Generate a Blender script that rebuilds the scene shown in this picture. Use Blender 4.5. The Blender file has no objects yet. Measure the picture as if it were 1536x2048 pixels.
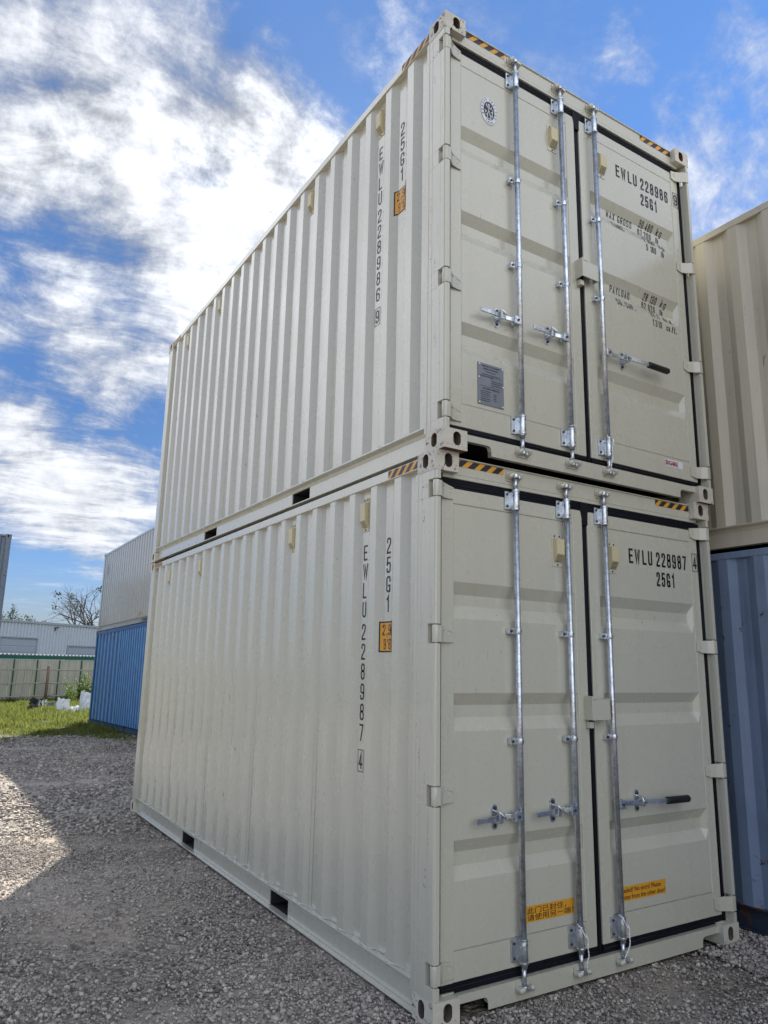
import bpy, bmesh, math, random
import numpy as np
from mathutils import Vector, Matrix, Euler

S = bpy.context.scene
C = S.collection
R = math.radians
random.seed(7)
NP = np.random.default_rng(11)

# ------------------------------------------------------------------ camera
cam = bpy.data.cameras.new('camera')
cam.sensor_fit = 'VERTICAL'; cam.sensor_height = 36.0; cam.sensor_width = 27.0
cam.lens = 25.676
cam.clip_start = 0.05; cam.clip_end = 3000
co = bpy.data.objects.new('camera', cam); C.objects.link(co)
co.location = (-2.2887, -3.1823, 1.6978)
co.rotation_euler = (1.7792, -0.0196, -0.5558)
S.camera = co

# ------------------------------------------------------------------ light
SUN_AZ, SUN_EL = 28.5, 35.0
sdir = Vector((math.sin(R(SUN_AZ))*math.cos(R(SUN_EL)), math.cos(R(SUN_AZ))*math.cos(R(SUN_EL)), math.sin(R(SUN_EL))))
sl = bpy.data.lights.new('sun', 'SUN'); sl.energy = 5.0; sl.angle = R(0.53); sl.color = (1.0, 0.94, 0.85)
so = bpy.data.objects.new('sun', sl); C.objects.link(so)
so.location = (0, 0, 30); so.rotation_euler = sdir.to_track_quat('Z', 'Y').to_euler()

S.view_settings.view_transform = 'Standard'; S.view_settings.look = 'None'
S.view_settings.gamma = 1.0; S.view_settings.use_curve_mapping = False
S.view_settings.exposure = 1.25
SKY_T = (0.60, 0.82, 1.06)
CLOUD_V = 0.53          # radiance of lit cloud before exposure

W = bpy.data.worlds.new('World'); S.world = W; W.use_nodes = True
nt = W.node_tree; nt.nodes.clear()
def N(t, **kw):
    n = nt.nodes.new(t)
    for k, v in kw.items(): setattr(n, k, v)
    return n
def L(a, b): nt.links.new(a, b)
def M(op, a, b=None, c=None, clamp=False):
    n = nt.nodes.new('ShaderNodeMath'); n.operation = op; n.use_clamp = clamp
    for i, v in enumerate((a, b, c)):
        if v is None: continue
        if isinstance(v, (int, float)): n.inputs[i].default_value = v
        else: L(v, n.inputs[i])
    return n.outputs[0]
def MR(v, a, b, c=0.0, d=1.0, smooth=True):
    n = nt.nodes.new('ShaderNodeMapRange'); n.interpolation_type = 'SMOOTHSTEP' if smooth else 'LINEAR'
    L(v, n.inputs[0])
    for i, x in enumerate((a, b, c, d)): n.inputs[i+1].default_value = x
    return n.outputs[0]
sky = N('ShaderNodeTexSky', sky_type='NISHITA', sun_disc=False)
sky.sun_elevation = R(SUN_EL); sky.sun_rotation = R(SUN_AZ); sky.altitude = 50
sky.air_density = 1.0; sky.dust_density = 0.1; sky.ozone_density = 3.0
tc = N('ShaderNodeTexCoord')
nv = N('ShaderNodeVectorMath', operation='NORMALIZE'); L(tc.outputs['Generated'], nv.inputs[0])
D = nv.outputs[0]
sx = N('ShaderNodeSeparateXYZ'); L(D, sx.inputs[0])
zz = M('ADD', M('MAXIMUM', sx.outputs[2], 0.0), 0.10)
cx = N('ShaderNodeCombineXYZ'); L(M('DIVIDE', sx.outputs[0], zz), cx.inputs[0]); L(M('DIVIDE', sx.outputs[1], zz), cx.inputs[1])
cx.inputs[2].default_value = 3.7
def noise(vec, scale, detail, rough, dist=0.0, rot=0.0, st=(1, 1, 1), off=(0, 0, 0)):
    mp = N('ShaderNodeMapping'); mp.inputs['Rotation'].default_value = (0, 0, rot); mp.inputs['Scale'].default_value = st
    mp.inputs['Location'].default_value = off
    L(vec, mp.inputs[0])
    n = N('ShaderNodeTexNoise'); L(mp.outputs[0], n.inputs['Vector'])
    n.inputs['Scale'].default_value = scale; n.inputs['Detail'].default_value = detail
    n.inputs['Roughness'].default_value = rough; n.inputs['Distortion'].default_value = dist
    return n.outputs['Fac']
P = cx.outputs[0]
# the flow of the wisps: domain warped noise stretched along the wind
wn = N('ShaderNodeTexNoise'); L(P, wn.inputs['Vector']); wn.inputs['Scale'].default_value = 1.1; wn.inputs['Detail'].default_value = 4; wn.inputs['Roughness'].default_value = 0.55
wv = N('ShaderNodeVectorMath', operation='MULTIPLY_ADD'); L(wn.outputs['Color'], wv.inputs[0]); wv.inputs[1].default_value = (0.42, 0.42, 0); L(P, wv.inputs[2])
n1 = noise(wv.outputs[0], 2.3, 14, 0.66, 0.35, R(58), (0.70, 1.25, 1))
n2 = noise(wv.outputs[0], 5.5, 14, 0.66, 0.25, R(60), (0.60, 1.2, 1), (4, 2, 0))
n3 = noise(D, 16.0, 14, 0.66, 0.15)
# cloud masses: (direction, width in degrees, weight); the last are unseen, added as fill
BL = [((.22,.83,.51), 5, .20), ((.10,.86,.50), 5, .22), ((.27,.88,.39), 6, .30), ((.285,.719,.633), 6, .60), ((.33,.72,.60), 5, .30), ((.16,.78,.60), 9, .10), ((.03,.82,.57), 9, .34), ((.09,.80,.60), 4, .25), ((.275,.807,.523), 7, .30), ((.10,.70,.70), 6, .25),
      ((.11,.91,.400), 4, .50), ((.20,.895,.40), 5, .38), ((.03,.93,.375), 3, .40), ((.16,.932,.325), 3.5, .40), ((.06,.945,.325), 2.6, .30), ((.05,.957,.285), 2.6, .42), ((.196,.957,.22), 5, .50), ((.08,.967,.240), 4, .50), ((.14,.962,.215), 3.5, .45), ((.14,.975,.165), 3, .42), ((.07,.98,.175), 2.6, .35), ((.17,.978,.14), 3, .30),
      ((.365,.601,.712), 4, .48), ((.38,.65,.66), 2.5, .40), ((.684,.473,.555), 6, .26), ((.62,.47,.63), 5, .12), ((.64,.53,.56), 5, .22), ((.56,.45,.695), 4, .26), ((.552,.46,.695), 4, .10), ((-.10,.85,.50), 16, .25),
      ((.155,.885,.440), 3.4, -.75), ((.03,.895,.44), 4.2, -.80), ((.062,.937,.344), 2.8, -.95), ((.135,.952,.272), 2.8, -.95), ((.23,.925,.30), 2.6, -.5), ((.293,.632,.717), 4, -.55), ((.21,.925,.315), 2, -.4),
      ((.350,.650,.672), 2.6, -.70), ((.123,.992,.085), 4, -.60), ((.225,.785,.577), 2.2, -.55), ((.47,.53,.71), 12, -.50), ((.607,.44,.662), 12, -.20), ((.05,.995,.10), 4, -.5),
      ((.14,.79,.58), 13, .26), ((.09,.84,.53), 3.5, -.35), ((.20,.81,.545), 2.5, -.35), ((.02,.80,.60), 4, -.25), ((-.5,.72,.48), 24, .75), ((-.2,-.8,.5), 45, .55), ((.5,-.75,.4), 35, .35)]
acc = None
for d, wdeg, wt in BL:
    dv = Vector(d).normalized()
    dp = N('ShaderNodeVectorMath', operation='DOT_PRODUCT'); L(D, dp.inputs[0]); dp.inputs[1].default_value = dv
    k = 1.0/(1-math.cos(R(wdeg)))
    g = M('EXPONENT', M('MULTIPLY', M('SUBTRACT', dp.outputs['Value'], 1.0), k))
    g = M('MULTIPLY', g, wt)
    acc = g if acc is None else M('ADD', acc, g)
low = M('ADD', M('MULTIPLY', M('SUBTRACT', n1, 0.5), 2.3), M('MULTIPLY', M('SUBTRACT', n2, 0.5), 1.2))
low = M('ADD', low, M('MULTIPLY', M('SUBTRACT', n3, 0.5), 1.30))
dens = M('ADD', low, M('MULTIPLY', acc, 0.85))
mask = MR(dens, -0.10, 0.86)
mask = M('POWER', mask, 0.8)
thin = MR(low, -0.05, 0.55, 0.0, 0.30)
mask = M('MAXIMUM', mask, thin)
horiz = MR(sx.outputs[2], 0.0, 0.14, 0.75, 0.0)
mask = M('MAXIMUM', mask, horiz)
below = MR(sx.outputs[2], -0.02, 0.0, 0.0, 1.0)
mask = M('MULTIPLY', mask, below)
sd = N('ShaderNodeVectorMath', operation='DOT_PRODUCT'); L(D, sd.inputs[0]); sd.inputs[1].default_value = sdir
sg = M('POWER', M('MAXIMUM', sd.outputs['Value'], 0.0), 22.0)
sh = MR(M('ADD', M('MULTIPLY', low, 1.0), M('MULTIPLY', acc, 0.5)), -0.30, 0.95, 0.55, 1.45)
# unseen cloud banks added as fill light: left of frame, behind camera, overhead
fill_bank = None
for d_, lo_, hi_, g_ in (((-.5, .72, .48), 0.87, 0.98, 0.8), ((-.15, -.97, .08), 0.30, 0.90, 0.85), ((-.1, -.35, .95), 0.6, 0.95, 0.15)):
    lb = N('ShaderNodeVectorMath', operation='DOT_PRODUCT'); L(D, lb.inputs[0]); lb.inputs[1].default_value = Vector(d_).normalized()
    t_ = M('MULTIPLY', MR(lb.outputs['Value'], lo_, hi_), g_); fill_bank = t_ if fill_bank is None else M('MAXIMUM', fill_bank, t_)
mask = M('MAXIMUM', mask, M('MULTIPLY', M('MINIMUM', M('MULTIPLY', fill_bank, 1.4), 0.95), below))
shd = None
for d_, w_, g_ in (((.05, .81, .58), 7, .34), ((.16, .84, .52), 5, .22), ((.02, .86, .50), 6, .28), ((.11, .955, .25), 3, .15), ((.26, .74, .61), 8, .36), ((.24, .80, .55), 6, .22)):
    q_ = N('ShaderNodeVectorMath', operation='DOT_PRODUCT'); L(D, q_.inputs[0]); q_.inputs[1].default_value = Vector(d_).normalized()
    e_ = M('MULTIPLY', M('EXPONENT', M('MULTIPLY', M('SUBTRACT', q_.outputs['Value'], 1.0), 1/(1-math.cos(R(w_))))), g_); shd = e_ if shd is None else M('MAXIMUM', shd, e_)
sh = M('MULTIPLY', sh, M('SUBTRACT', 1.0, M('MULTIPLY', shd, MR(M('ADD', n2, M('MULTIPLY', M('SUBTRACT', n3, 0.5), 0.8)), 0.30, 0.68, 1.35, 0.0))))
cb = M('MULTIPLY', M('MULTIPLY', M('ADD', M('ADD', 0.60, fill_bank), M('MULTIPLY', sg, 0.30)), sh), CLOUD_V)
ccol = N('ShaderNodeCombineXYZ'); L(M('MULTIPLY', cb, 0.95), ccol.inputs[0]); L(M('MULTIPLY', cb, 0.985), ccol.inputs[1]); L(M('MULTIPLY', cb, 1.06), ccol.inputs[2])
skyb = N('ShaderNodeVectorMath', operation='MULTIPLY'); L(sky.outputs[0], skyb.inputs[0]); skyb.inputs[1].default_value = (0.105*SKY_T[0], 0.105*SKY_T[1], 0.105*SKY_T[2])
el = MR(sx.outputs[2], 0.0, 0.68)
gt = N('ShaderNodeMix', data_type='RGBA'); L(el, gt.inputs[0]); gt.inputs[6].default_value = (0.36, 0.34, 0.38, 1); gt.inputs[7].default_value = (1.0, 1.0, 1.0, 1)
sk2 = N('ShaderNodeVectorMath', operation='MULTIPLY'); L(skyb.outputs[0], sk2.inputs[0]); L(gt.outputs[2], sk2.inputs[1])
glw = M('SUBTRACT', 1.0, M('MULTIPLY', M('POWER', M('MAXIMUM', sd.outputs['Value'], 0.0), 6.0), 0.50))
dk = N('ShaderNodeVectorMath', operation='DOT_PRODUCT'); L(D, dk.inputs[0]); dk.inputs[1].default_value = Vector((0.03, .90, .46)).normalized()
glw = M('MULTIPLY', glw, M('SUBTRACT', 1.0, M('MULTIPLY', MR(dk.outputs['Value'], 0.90, 0.995), 0.36)))
sk3 = N('ShaderNodeVectorMath', operation='SCALE'); L(sk2.outputs[0], sk3.inputs[0]); L(glw, sk3.inputs['Scale'])
mx = N('ShaderNodeMix', data_type='RGBA'); L(mask, mx.inputs[0]); L(sk3.outputs[0], mx.inputs[6]); L(ccol.outputs[0], mx.inputs[7])
bg = N('ShaderNodeBackground'); L(mx.outputs[2], bg.inputs[0]); bg.inputs[1].default_value = 1.0
wo = N('ShaderNodeOutputWorld'); L(bg.outputs[0], wo.inputs[0])

# ------------------------------------------------------------------ materials
def mat(name, col, rough=0.5, metal=0.0, var=0.06, vscale=3.0, streak=0.0, rust=0.0, rustcol=(0.09, 0.035, 0.015), scratch=0.0, bump=0.0, bscale=2.0, spec=0.5, grime=0.0, dust=0.0, fine=0.0, coat=0.0):
    m = bpy.data.materials.new(name); m.use_nodes = True
    global nt
    keep = nt; nt = m.node_tree
    b = nt.nodes['Principled BSDF']
    b.inputs['Roughness'].default_value = rough; b.inputs['Metallic'].default_value = metal
    b.inputs['Specular IOR Level'].default_value = spec; b.inputs['Coat Weight'].default_value = coat; b.inputs['Coat Roughness'].default_value = 0.16
    t = N('ShaderNodeTexCoord'); V = t.outputs['Object']
    c = N('ShaderNodeRGB'); c.outputs[0].default_value = (*col, 1); out = c.outputs[0]
    def mixc(fac, color, src):
        x = N('ShaderNodeMix', data_type='RGBA'); L(fac, x.inputs[0]); L(src, x.inputs[6]); x.inputs[7].default_value = (*color, 1); return x.outputs[2]
    def mul(fac_out, src):
        x = N('ShaderNodeVectorMath', operation='SCALE'); L(src, x.inputs[0]); L(fac_out, x.inputs['Scale']); return x.outputs[0]
    nn = noise(V, vscale, 6, 0.6)
    out = mul(MR(nn, 0.3, 0.7, 1-var, 1+var, False), out)
    if fine:
        out = mul(MR(noise(V, 90, 4, 0.7), 0.3, 0.7, 1-fine, 1+fine, False), out)
    if streak:
        s1 = noise(V, 1.0, 8, 0.65, 0.2, 0, (14, 14, 0.7))
        out = mul(MR(s1, 0.45, 0.8, 1.0, 1-streak), out)
    if grime:
        g1 = noise(V, 2.2, 9, 0.72, 0.4, 0, (1, 1, 0.5))
        out = mixc(M('MULTIPLY', MR(g1, 0.52, 0.78), grime), tuple(x*0.45 for x in col), out)
    if dust:
        sp = N('ShaderNodeSeparateXYZ'); L(V, sp.inputs[0])
        dd = M('MULTIPLY', MR(sp.outputs[2], 0.0, 0.55, 1.0, 0.0), noise(V, 7, 8, 0.7, 0, 0, (1, 1, 0.5)))
        out = mixc(M('MULTIPLY', dd, dust), (0.22, 0.19, 0.15), out)
    rg = None
    if scratch:
        a1 = noise(V, 1.0, 5, 0.6, 0.8, 0, (42, 42, 7.0), (3, 9, 1)); a2 = noise(V, 1.3, 2, 0.5, 0, 0, (1, 1, 1), (5, 1, 2))
        sm = M('MULTIPLY', MR(a1, 0.685, 0.705), MR(a2, 0.56, 0.62)); sm = M('MULTIPLY', sm, scratch*0.75)
        out = mixc(sm, (0.035, 0.03, 0.028), out)
        a3 = noise(V, 60, 2, 0.5); sm2 = M('MULTIPLY', MR(a3, 0.80, 0.81), scratch*0.7)
        out = mixc(sm2, (0.05, 0.03, 0.02), out)
    if rust:
        r1 = noise(V, 9.0, 12, 0.72, 0.6); r2 = noise(V, 2.0, 3, 0.5)
        rm = MR(M('ADD', r1, M('MULTIPLY', r2, 0.5)), 0.90-0.14*rust, 0.95-0.12*rust)
        r3 = noise(V, 40, 6, 0.6)
        rc = N('ShaderNodeMix', data_type='RGBA'); L(r3, rc.inputs[0]); rc.inputs[6].default_value = (*[x*0.4 for x in rustcol], 1); rc.inputs[7].default_value = (*[x*1.8 for x in rustcol], 1)
        x = N('ShaderNodeMix', data_type='RGBA'); L(rm, x.inputs[0]); L(out, x.inputs[6]); L(rc.outputs[2], x.inputs[7]); out = x.outputs[2]
        rg = MR(rm, 0, 1, rough, 0.9, False); L(rg, b.inputs['Roughness'])
    else:
        L(MR(noise(V, 5, 5, 0.6), 0.3, 0.7, max(0.03, rough-0.05), min(1, rough+0.07), False), b.inputs['Roughness'])
    L(out, b.inputs['Base Color'])
    if bump:
        bp = N('ShaderNodeBump'); bp.inputs['Strength'].default_value = bump; bp.inputs['Distance'].default_value = 0.02
        L(M('ADD', noise(V, bscale, 3, 0.5), M('MULTIPLY', noise(V, 160, 2, 0.5), 0.012)), bp.inputs['Height']); L(bp.outputs[0], b.inputs['Normal'])
    nt = keep
    return m

BEIGE = (0.50, 0.492, 0.405)
m_paint = mat('beige_container_paint', BEIGE, 0.27, var=0.012, vscale=0.8, streak=0.04, scratch=1.0, bump=0.022, bscale=3.0, dust=0.18, spec=0.6, coat=0.7)
m_post = mat('beige_post_paint', (0.51, 0.502, 0.415), 0.30, coat=0.5, var=0.015, vscale=1.0, streak=0.06, scratch=1.0, bump=0.03, bscale=5.0, dust=0.3)
m_cast = mat('worn_casting_paint', (0.52, 0.50, 0.42), 0.5, var=0.10, vscale=9, rust=0.55, scratch=1.0, bump=0.2, bscale=20)
m_hole = mat('casting_inside_steel', (0.10, 0.085, 0.07), 0.8, var=0.3, vscale=20, rust=0.8)
m_under = mat('dark_underside_coating', (0.018, 0.018, 0.02), 0.7, var=0.2, vscale=4)
m_rust = mat('bare_rusty_steel', (0.14, 0.055, 0.03), 0.85, var=0.4, vscale=25, rust=0.8)
m_bump = mat('dark_chipped_paint', (0.03, 0.022, 0.018), 0.8)
m_gask = mat('black_rubber_seal', (0.0035, 0.0045, 0.009), 0.6, var=0.2, vscale=6, bump=0.15, bscale=9, spec=0.22)
m_galv = mat('galvanised_steel', (0.60, 0.64, 0.68), 0.30, 0.90, var=0.28, vscale=22, fine=0.22, bump=0.1, bscale=60)
m_bolt = mat('bolt_steel', (0.06, 0.065, 0.075), 0.45, 0.6)
m_vent = mat('cream_vent_plastic', (0.56, 0.50, 0.31), 0.5, var=0.03)
m_slot = mat('dark_slot', (0.06, 0.05, 0.03), 0.8)
m_ink = mat('black_lettering', (0.008, 0.008, 0.011), 0.4)
m_amber = mat('amber_sticker', (0.66, 0.31, 0.022), 0.4, var=0.05)
m_navy = mat('navy_stripe', (0.012, 0.014, 0.022), 0.4)
m_white = mat('white_sticker', (0.66, 0.68, 0.70), 0.4)
m_red = mat('red_print', (0.30, 0.01, 0.03), 0.4)
m_plate = mat('aluminium_plate', (0.20, 0.22, 0.26), 0.42, 0.5, var=0.1, vscale=12)
m_grip = mat('black_rubber_grip', (0.007, 0.007, 0.008), 0.45)
m_rope = mat('white_rope', (0.68, 0.69, 0.70), 0.8, fine=0.3)

# ------------------------------------------------------------------ mesh helper
def tag(o, label=None, cat=None, group=None, kind=None):
    if label: o['label'] = label
    if cat: o['category'] = cat
    if group: o['group'] = group
    if kind: o['kind'] = kind
    return o

class MB:
    def __init__(s): s.v = []; s.f = []; s.m = []; s.sm = []
    def add(s, vs, fs, m=0, smooth=False):
        o = len(s.v); s.v += [tuple(p) for p in vs]
        for f in fs: s.f.append([i+o for i in f]); s.m.append(m); s.sm.append(smooth)
        return s
    def box(s, x0, x1, y0, y1, z0, z1, m=0):
        vs = [(x, y, z) for z in (z0, z1) for y in (y0, y1) for x in (x0, x1)]
        return s.add(vs, [(0, 2, 3, 1), (4, 5, 7, 6), (0, 1, 5, 4), (2, 6, 7, 3), (0, 4, 6, 2), (1, 3, 7, 5)], m)
    def ext(s, pts, fn, a0, a1, m=0, smooth=False, caps=True):   # closed 2-D outline swept from a0 to a1; fn(u, v, a) -> point
        n = len(pts)
        vs = [fn(u, v, a0) for u, v in pts] + [fn(u, v, a1) for u, v in pts]
        s.add(vs, [(i, (i+1) % n, n+(i+1) % n, n+i) for i in range(n)], m, smooth)
        if caps:
            o = len(s.v)-2*n
            s.f.append([o+i for i in range(n)]); s.m.append(m); s.sm.append(False)
            s.f.append([o+n+i for i in range(n)]); s.m.append(m); s.sm.append(False)
        return s
    def tube(s, path, r, n=10, m=0, caps=True):
        path = [Vector(p) for p in path]; rs = r if isinstance(r, (list, tuple)) else [r]*len(path)
        rings = []; up = Vector((0.123, 0.97, 0.2)).normalized()
        for i, p in enumerate(path):
            t = (path[min(i+1, len(path)-1)]-path[max(i-1, 0)]).normalized()
            a = t.cross(up)
            if a.length < 1e-3: a = t.cross(Vector((1, 0, 0)))
            a.normalize(); b = t.cross(a)
            rings.append([p+(a*math.cos(k*2*math.pi/n)+b*math.sin(k*2*math.pi/n))*rs[i] for k in range(n)])
        vs = [q for rg in rings for q in rg]; fs = []
        for i in range(len(path)-1):
            for k in range(n): fs.append((i*n+k, i*n+(k+1) % n, (i+1)*n+(k+1) % n, (i+1)*n+k))
        s.add(vs, fs, m, True)
        if caps:
            o = len(s.v)-len(vs)
            s.f.append([o+k for k in range(n)]); s.m.append(m); s.sm.append(False)
            s.f.append([len(s.v)-n+k for k in range(n)]); s.m.append(m); s.sm.append(False)
        return s
    def build(s, name, mats, parent=None, bevel=0, seg=2, recalc=True, ang=40):
        me = bpy.data.meshes.new(name); me.from_pydata(s.v, [], s.f)
        if not isinstance(mats, (list, tuple)): mats = [mats]
        for x in mats: me.materials.append(x)
        me.polygons.foreach_set('material_index', s.m); me.polygons.foreach_set('use_smooth', s.sm)
        if recalc:
            bm = bmesh.new(); bm.from_mesh(me); bmesh.ops.recalc_face_normals(bm, faces=bm.faces[:]); bm.to_mesh(me); bm.free()
        me.update()
        o = bpy.data.objects.new(name, me); C.objects.link(o)
        if parent: o.parent = parent
        if bevel:
            b = o.modifiers.new('bevel', 'BEVEL'); b.width = bevel; b.segments = seg; b.limit_method = 'ANGLE'; b.angle_limit = R(ang); b.harden_normals = False
        return o

def empty(name, loc=(0, 0, 0), rot=(0, 0, 0), parent=None):
    o = bpy.data.objects.new(name, None); C.objects.link(o); o.location = loc; o.rotation_euler = rot
    o.empty_display_size = 0.2
    if parent: o.parent = parent
    return o

# ------------------------------------------------------------------ lettering (a monoline condensed alphabet)
def rr(pts, r, closed=False, n=4):
    out = []; N_ = len(pts)
    for i, p in enumerate(pts):
        p = Vector(p)
        if not closed and i in (0, N_-1): out.append(p); continue
        a = Vector(pts[(i-1) % N_]); b = Vector(pts[(i+1) % N_])
        da = (a-p); db = (b-p); q = min(r, da.length*0.5, db.length*0.5)
        pa = p+da.normalized()*q; pb = p+db.normalized()*q
        for k in range(n+1):
            t = k/n; out.append(pa*(1-t)**2+p*2*t*(1-t)+pb*t*t)
    return out
G = {  # (points, rounded, closed) in a 1 x 2 box
 '0': [([(0,0),(1,0),(1,2),(0,2)],1,1)], 'O': [([(0,0),(1,0),(1,2),(0,2)],1,1)], '1': [([(.2,1.6),(.6,2),(.6,0)],0,0)],
 '2': [([(0,1.5),(0,2),(1,2),(1,1.25),(0,.3),(0,0)],1,0),([(0,0),(1,0)],0,0)], '3': [([(0,1.6),(0,2),(1,2),(1,1.07),(.35,1.07)],1,0),([(.35,1.07),(1,1.07),(1,0),(0,0),(0,.42)],1,0)],
 '4': [([(.75,0),(.75,2),(0,.5),(1.05,.5)],0,0)], '5': [([(.95,2),(.08,2),(.04,1.05)],0,0),([(.04,1.05),(.2,1.25),(1,1.25),(1,0),(0,0),(0,.42)],1,0)],
 '6': [([(1,1.6),(1,2),(0,2),(0,0),(1,0),(1,1.15),(0,1.15)],1,0)], '7': [([(0,2),(1,2),(.35,0)],0,0)],
 '8': [([(.04,1.06),(.96,1.06),(.96,2),(.04,2)],1,1),([(0,0),(1,0),(1,1.06),(0,1.06)],1,1)], '9': [([(0,.4),(0,0),(1,0),(1,2),(0,2),(0,.85),(1,.85)],1,0)],
 'E': [([(1,2),(0,2),(0,0),(1,0)],0,0),([(0,1.05),(.85,1.05)],0,0)], 'W': [([(-.08,2),(.28,0),(.62,1.9),(.96,0),(1.32,2)],0,0)], 'L': [([(0,2),(0,0),(.95,0)],0,0)],
 'U': [([(0,2),(0,0),(1,0),(1,2)],1,0)], 'G': [([(1,1.42),(1,2),(0,2),(0,0),(1,0),(1,.30)],1,0),([(1,.1),(1,.80),(.55,.80)],0,0)], 'M': [([(0,0),(.05,2),(.55,.5),(1.05,2),(1.1,0)],0,0)],
 'A': [([(0,0),(.5,2),(1,0)],0,0),([(.2,.6),(.8,.6)],0,0)], 'X': [([(0,0),(1,2)],0,0),([(0,2),(1,0)],0,0)], 'R': [([(0,0),(0,2),(1,2),(1,1.02),(0,1.02)],1,0),([(.5,1.02),(1,0)],0,0)],
 'S': [([(1,1.6),(1,2),(0,2),(0,1.1),(1,.95),(1,0),(0,0),(0,.4)],1,0)], 'T': [([(0,2),(1,2)],0,0),([(.5,2),(.5,0)],0,0)], 'P': [([(0,0),(0,2)],0,0),([(0,2),(1,2),(1,.95),(0,.95)],1,0)],
 'Y': [([(0,2),(.5,1),(1,2)],0,0),([(.5,1),(.5,0)],0,0)], 'D': [([(0,0),(0,2),(1,2),(1,0)],1,1)], 'C': [([(1,1.5),(1,2),(0,2),(0,0),(1,0),(1,.5)],1,0)],
 'I': [([(.5,0),(.5,2)],0,0)], 'N': [([(0,0),(0,2),(1,0),(1,2)],0,0)], 'B': [([(0,0),(.96,0),(.96,1.05),(0,1.05)],1,1),([(0,1.05),(.9,1.05),(.9,2),(0,2)],1,1)], 'V': [([(0,2),(.5,0),(1,2)],0,0)],
 'k': [([(0,0),(0,2)],0,0),([(.85,1.35),(.05,.6)],0,0),([(.3,.8),(.9,0)],0,0)], 'g': [([(0,.1),(.9,.1),(.9,1.35),(0,1.35)],1,1),([(.9,1.35),(.9,-.5),(0,-.5)],1,0)],
 'l': [([(.3,0),(.3,2)],0,0)], 'b': [([(0,2),(0,0)],0,0),([(0,0),(.9,0),(.9,1.35),(0,1.35)],1,1)], 'c': [([(.9,1),(.9,1.35),(0,1.35),(0,0),(.9,0),(.9,.35)],1,0)],
 'u': [([(0,1.35),(0,0),(.9,0),(.9,1.35)],1,0)], 'm': [([(0,0),(0,1.35),(1.2,1.35),(1.2,0)],1,0),([(.6,0),(.6,1.35)],0,0)], 'f': [([(.3,0),(.3,2),(.9,2)],1,0),([(0,1.35),(.8,1.35)],0,0)],
 't': [([(.3,2),(.3,0),(.8,0)],1,0),([(0,1.35),(.8,1.35)],0,0)], '.': [([(.3,0),(.3,.2)],0,0)], ',': [([(.4,.2),(.2,-.3)],0,0)], "'": [([(.3,2),(.2,1.5)],0,0)], '"': [([(.2,2),(.2,1.5)],0,0),([(.6,2),(.6,1.5)],0,0)],
}
def stroke(pts, t, closed):
    qs = []; n = len(pts); pts = [Vector(p) for p in pts]
    if not closed:
        d0 = (pts[0]-pts[1]).normalized()*t*0.5; d1 = (pts[-1]-pts[-2]).normalized()*t*0.5
    cnt = n if closed else n-1
    def nrm(i):
        a = pts[(i-1) % n] if (closed or i > 0) else None; b = pts[(i+1) % n] if (closed or i < n-1) else None
        p = pts[i]
        d = []
        if a is not None and (p-a).length > 1e-9: d.append((p-a).normalized())
        if b is not None and (b-p).length > 1e-9: d.append((b-p).normalized())
        if len(d) == 2:
            m = (d[0]+d[1])
            if m.length < 1e-6: m = d[0]
            m.normalize(); nn = Vector((-m.y, m.x)); c = max(0.35, abs(m.dot(d[0]))); return nn*(t*0.5/c)
        return Vector((-d[0].y, d[0].x))*t*0.5
    ns = [nrm(i) for i in range(n)]
    for i in range(cnt):
        j = (i+1) % n; a, b = pts[i].copy(), pts[j].copy()
        if (b-a).length < 1e-9: continue
        na, nb = ns[i], ns[j]
        if not closed and i == 0: a = a+d0*0.9
        if not closed and j == n-1: b = b+d1*0.9
        qs.append([a+na, b+nb, b-nb, a-na])
    return qs
def text_polys(txt, x, y, h, w, t, sp=0.45, shear=0.0):
    """left x, baseline y; h height, w glyph width, t stroke; outline box lies inside h"""
    out = []; cur = x
    for ch in txt:
        if ch == ' ': cur += w*0.85; continue
        gl = G[ch]; iw = w-t; ih = h-t; mxx = max(p[0] for g in gl for p in g[0])
        for pts, rd, cl in gl:
            q = [(cur+t/2+px*iw, y+t/2+py/2*ih) for px, py in pts]
            q = rr(q, w*0.42, cl) if rd else [Vector(p) for p in q]
            if shear: q = [Vector((p[0]+(p[1]-y)*shear, p[1])) for p in q]
            out += stroke(q, t, cl)
        cur += w*max(0.45, min(mxx, 1.32))+w*sp
    return out, cur-w*sp
def fit_text(txt, x0, x1, y, h, t, **k):
    w = 1.0; p, e = text_polys(txt, 0, 0, h, 0.03, t, **k); w = 0.03*(x1-x0)/e
    return text_polys(txt, x0, y, h, w, t, **k)[0]
def frame_polys(x0, x1, y0, y1, t):
    return [[Vector(p) for p in q] for q in ([(x0,y0),(x1,y0),(x1,y0+t),(x0,y0+t)], [(x0,y1-t),(x1,y1-t),(x1,y1),(x0,y1)], [(x0,y0+t),(x0+t,y0+t),(x0+t,y1-t),(x0,y1-t)], [(x1-t,y0+t),(x1,y0+t),(x1,y1-t),(x1-t,y1-t)])]
def rect_poly(x0, x1, y0, y1): return [Vector((x0, y0)), Vector((x1, y0)), Vector((x1, y1)), Vector((x0, y1))]
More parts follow.
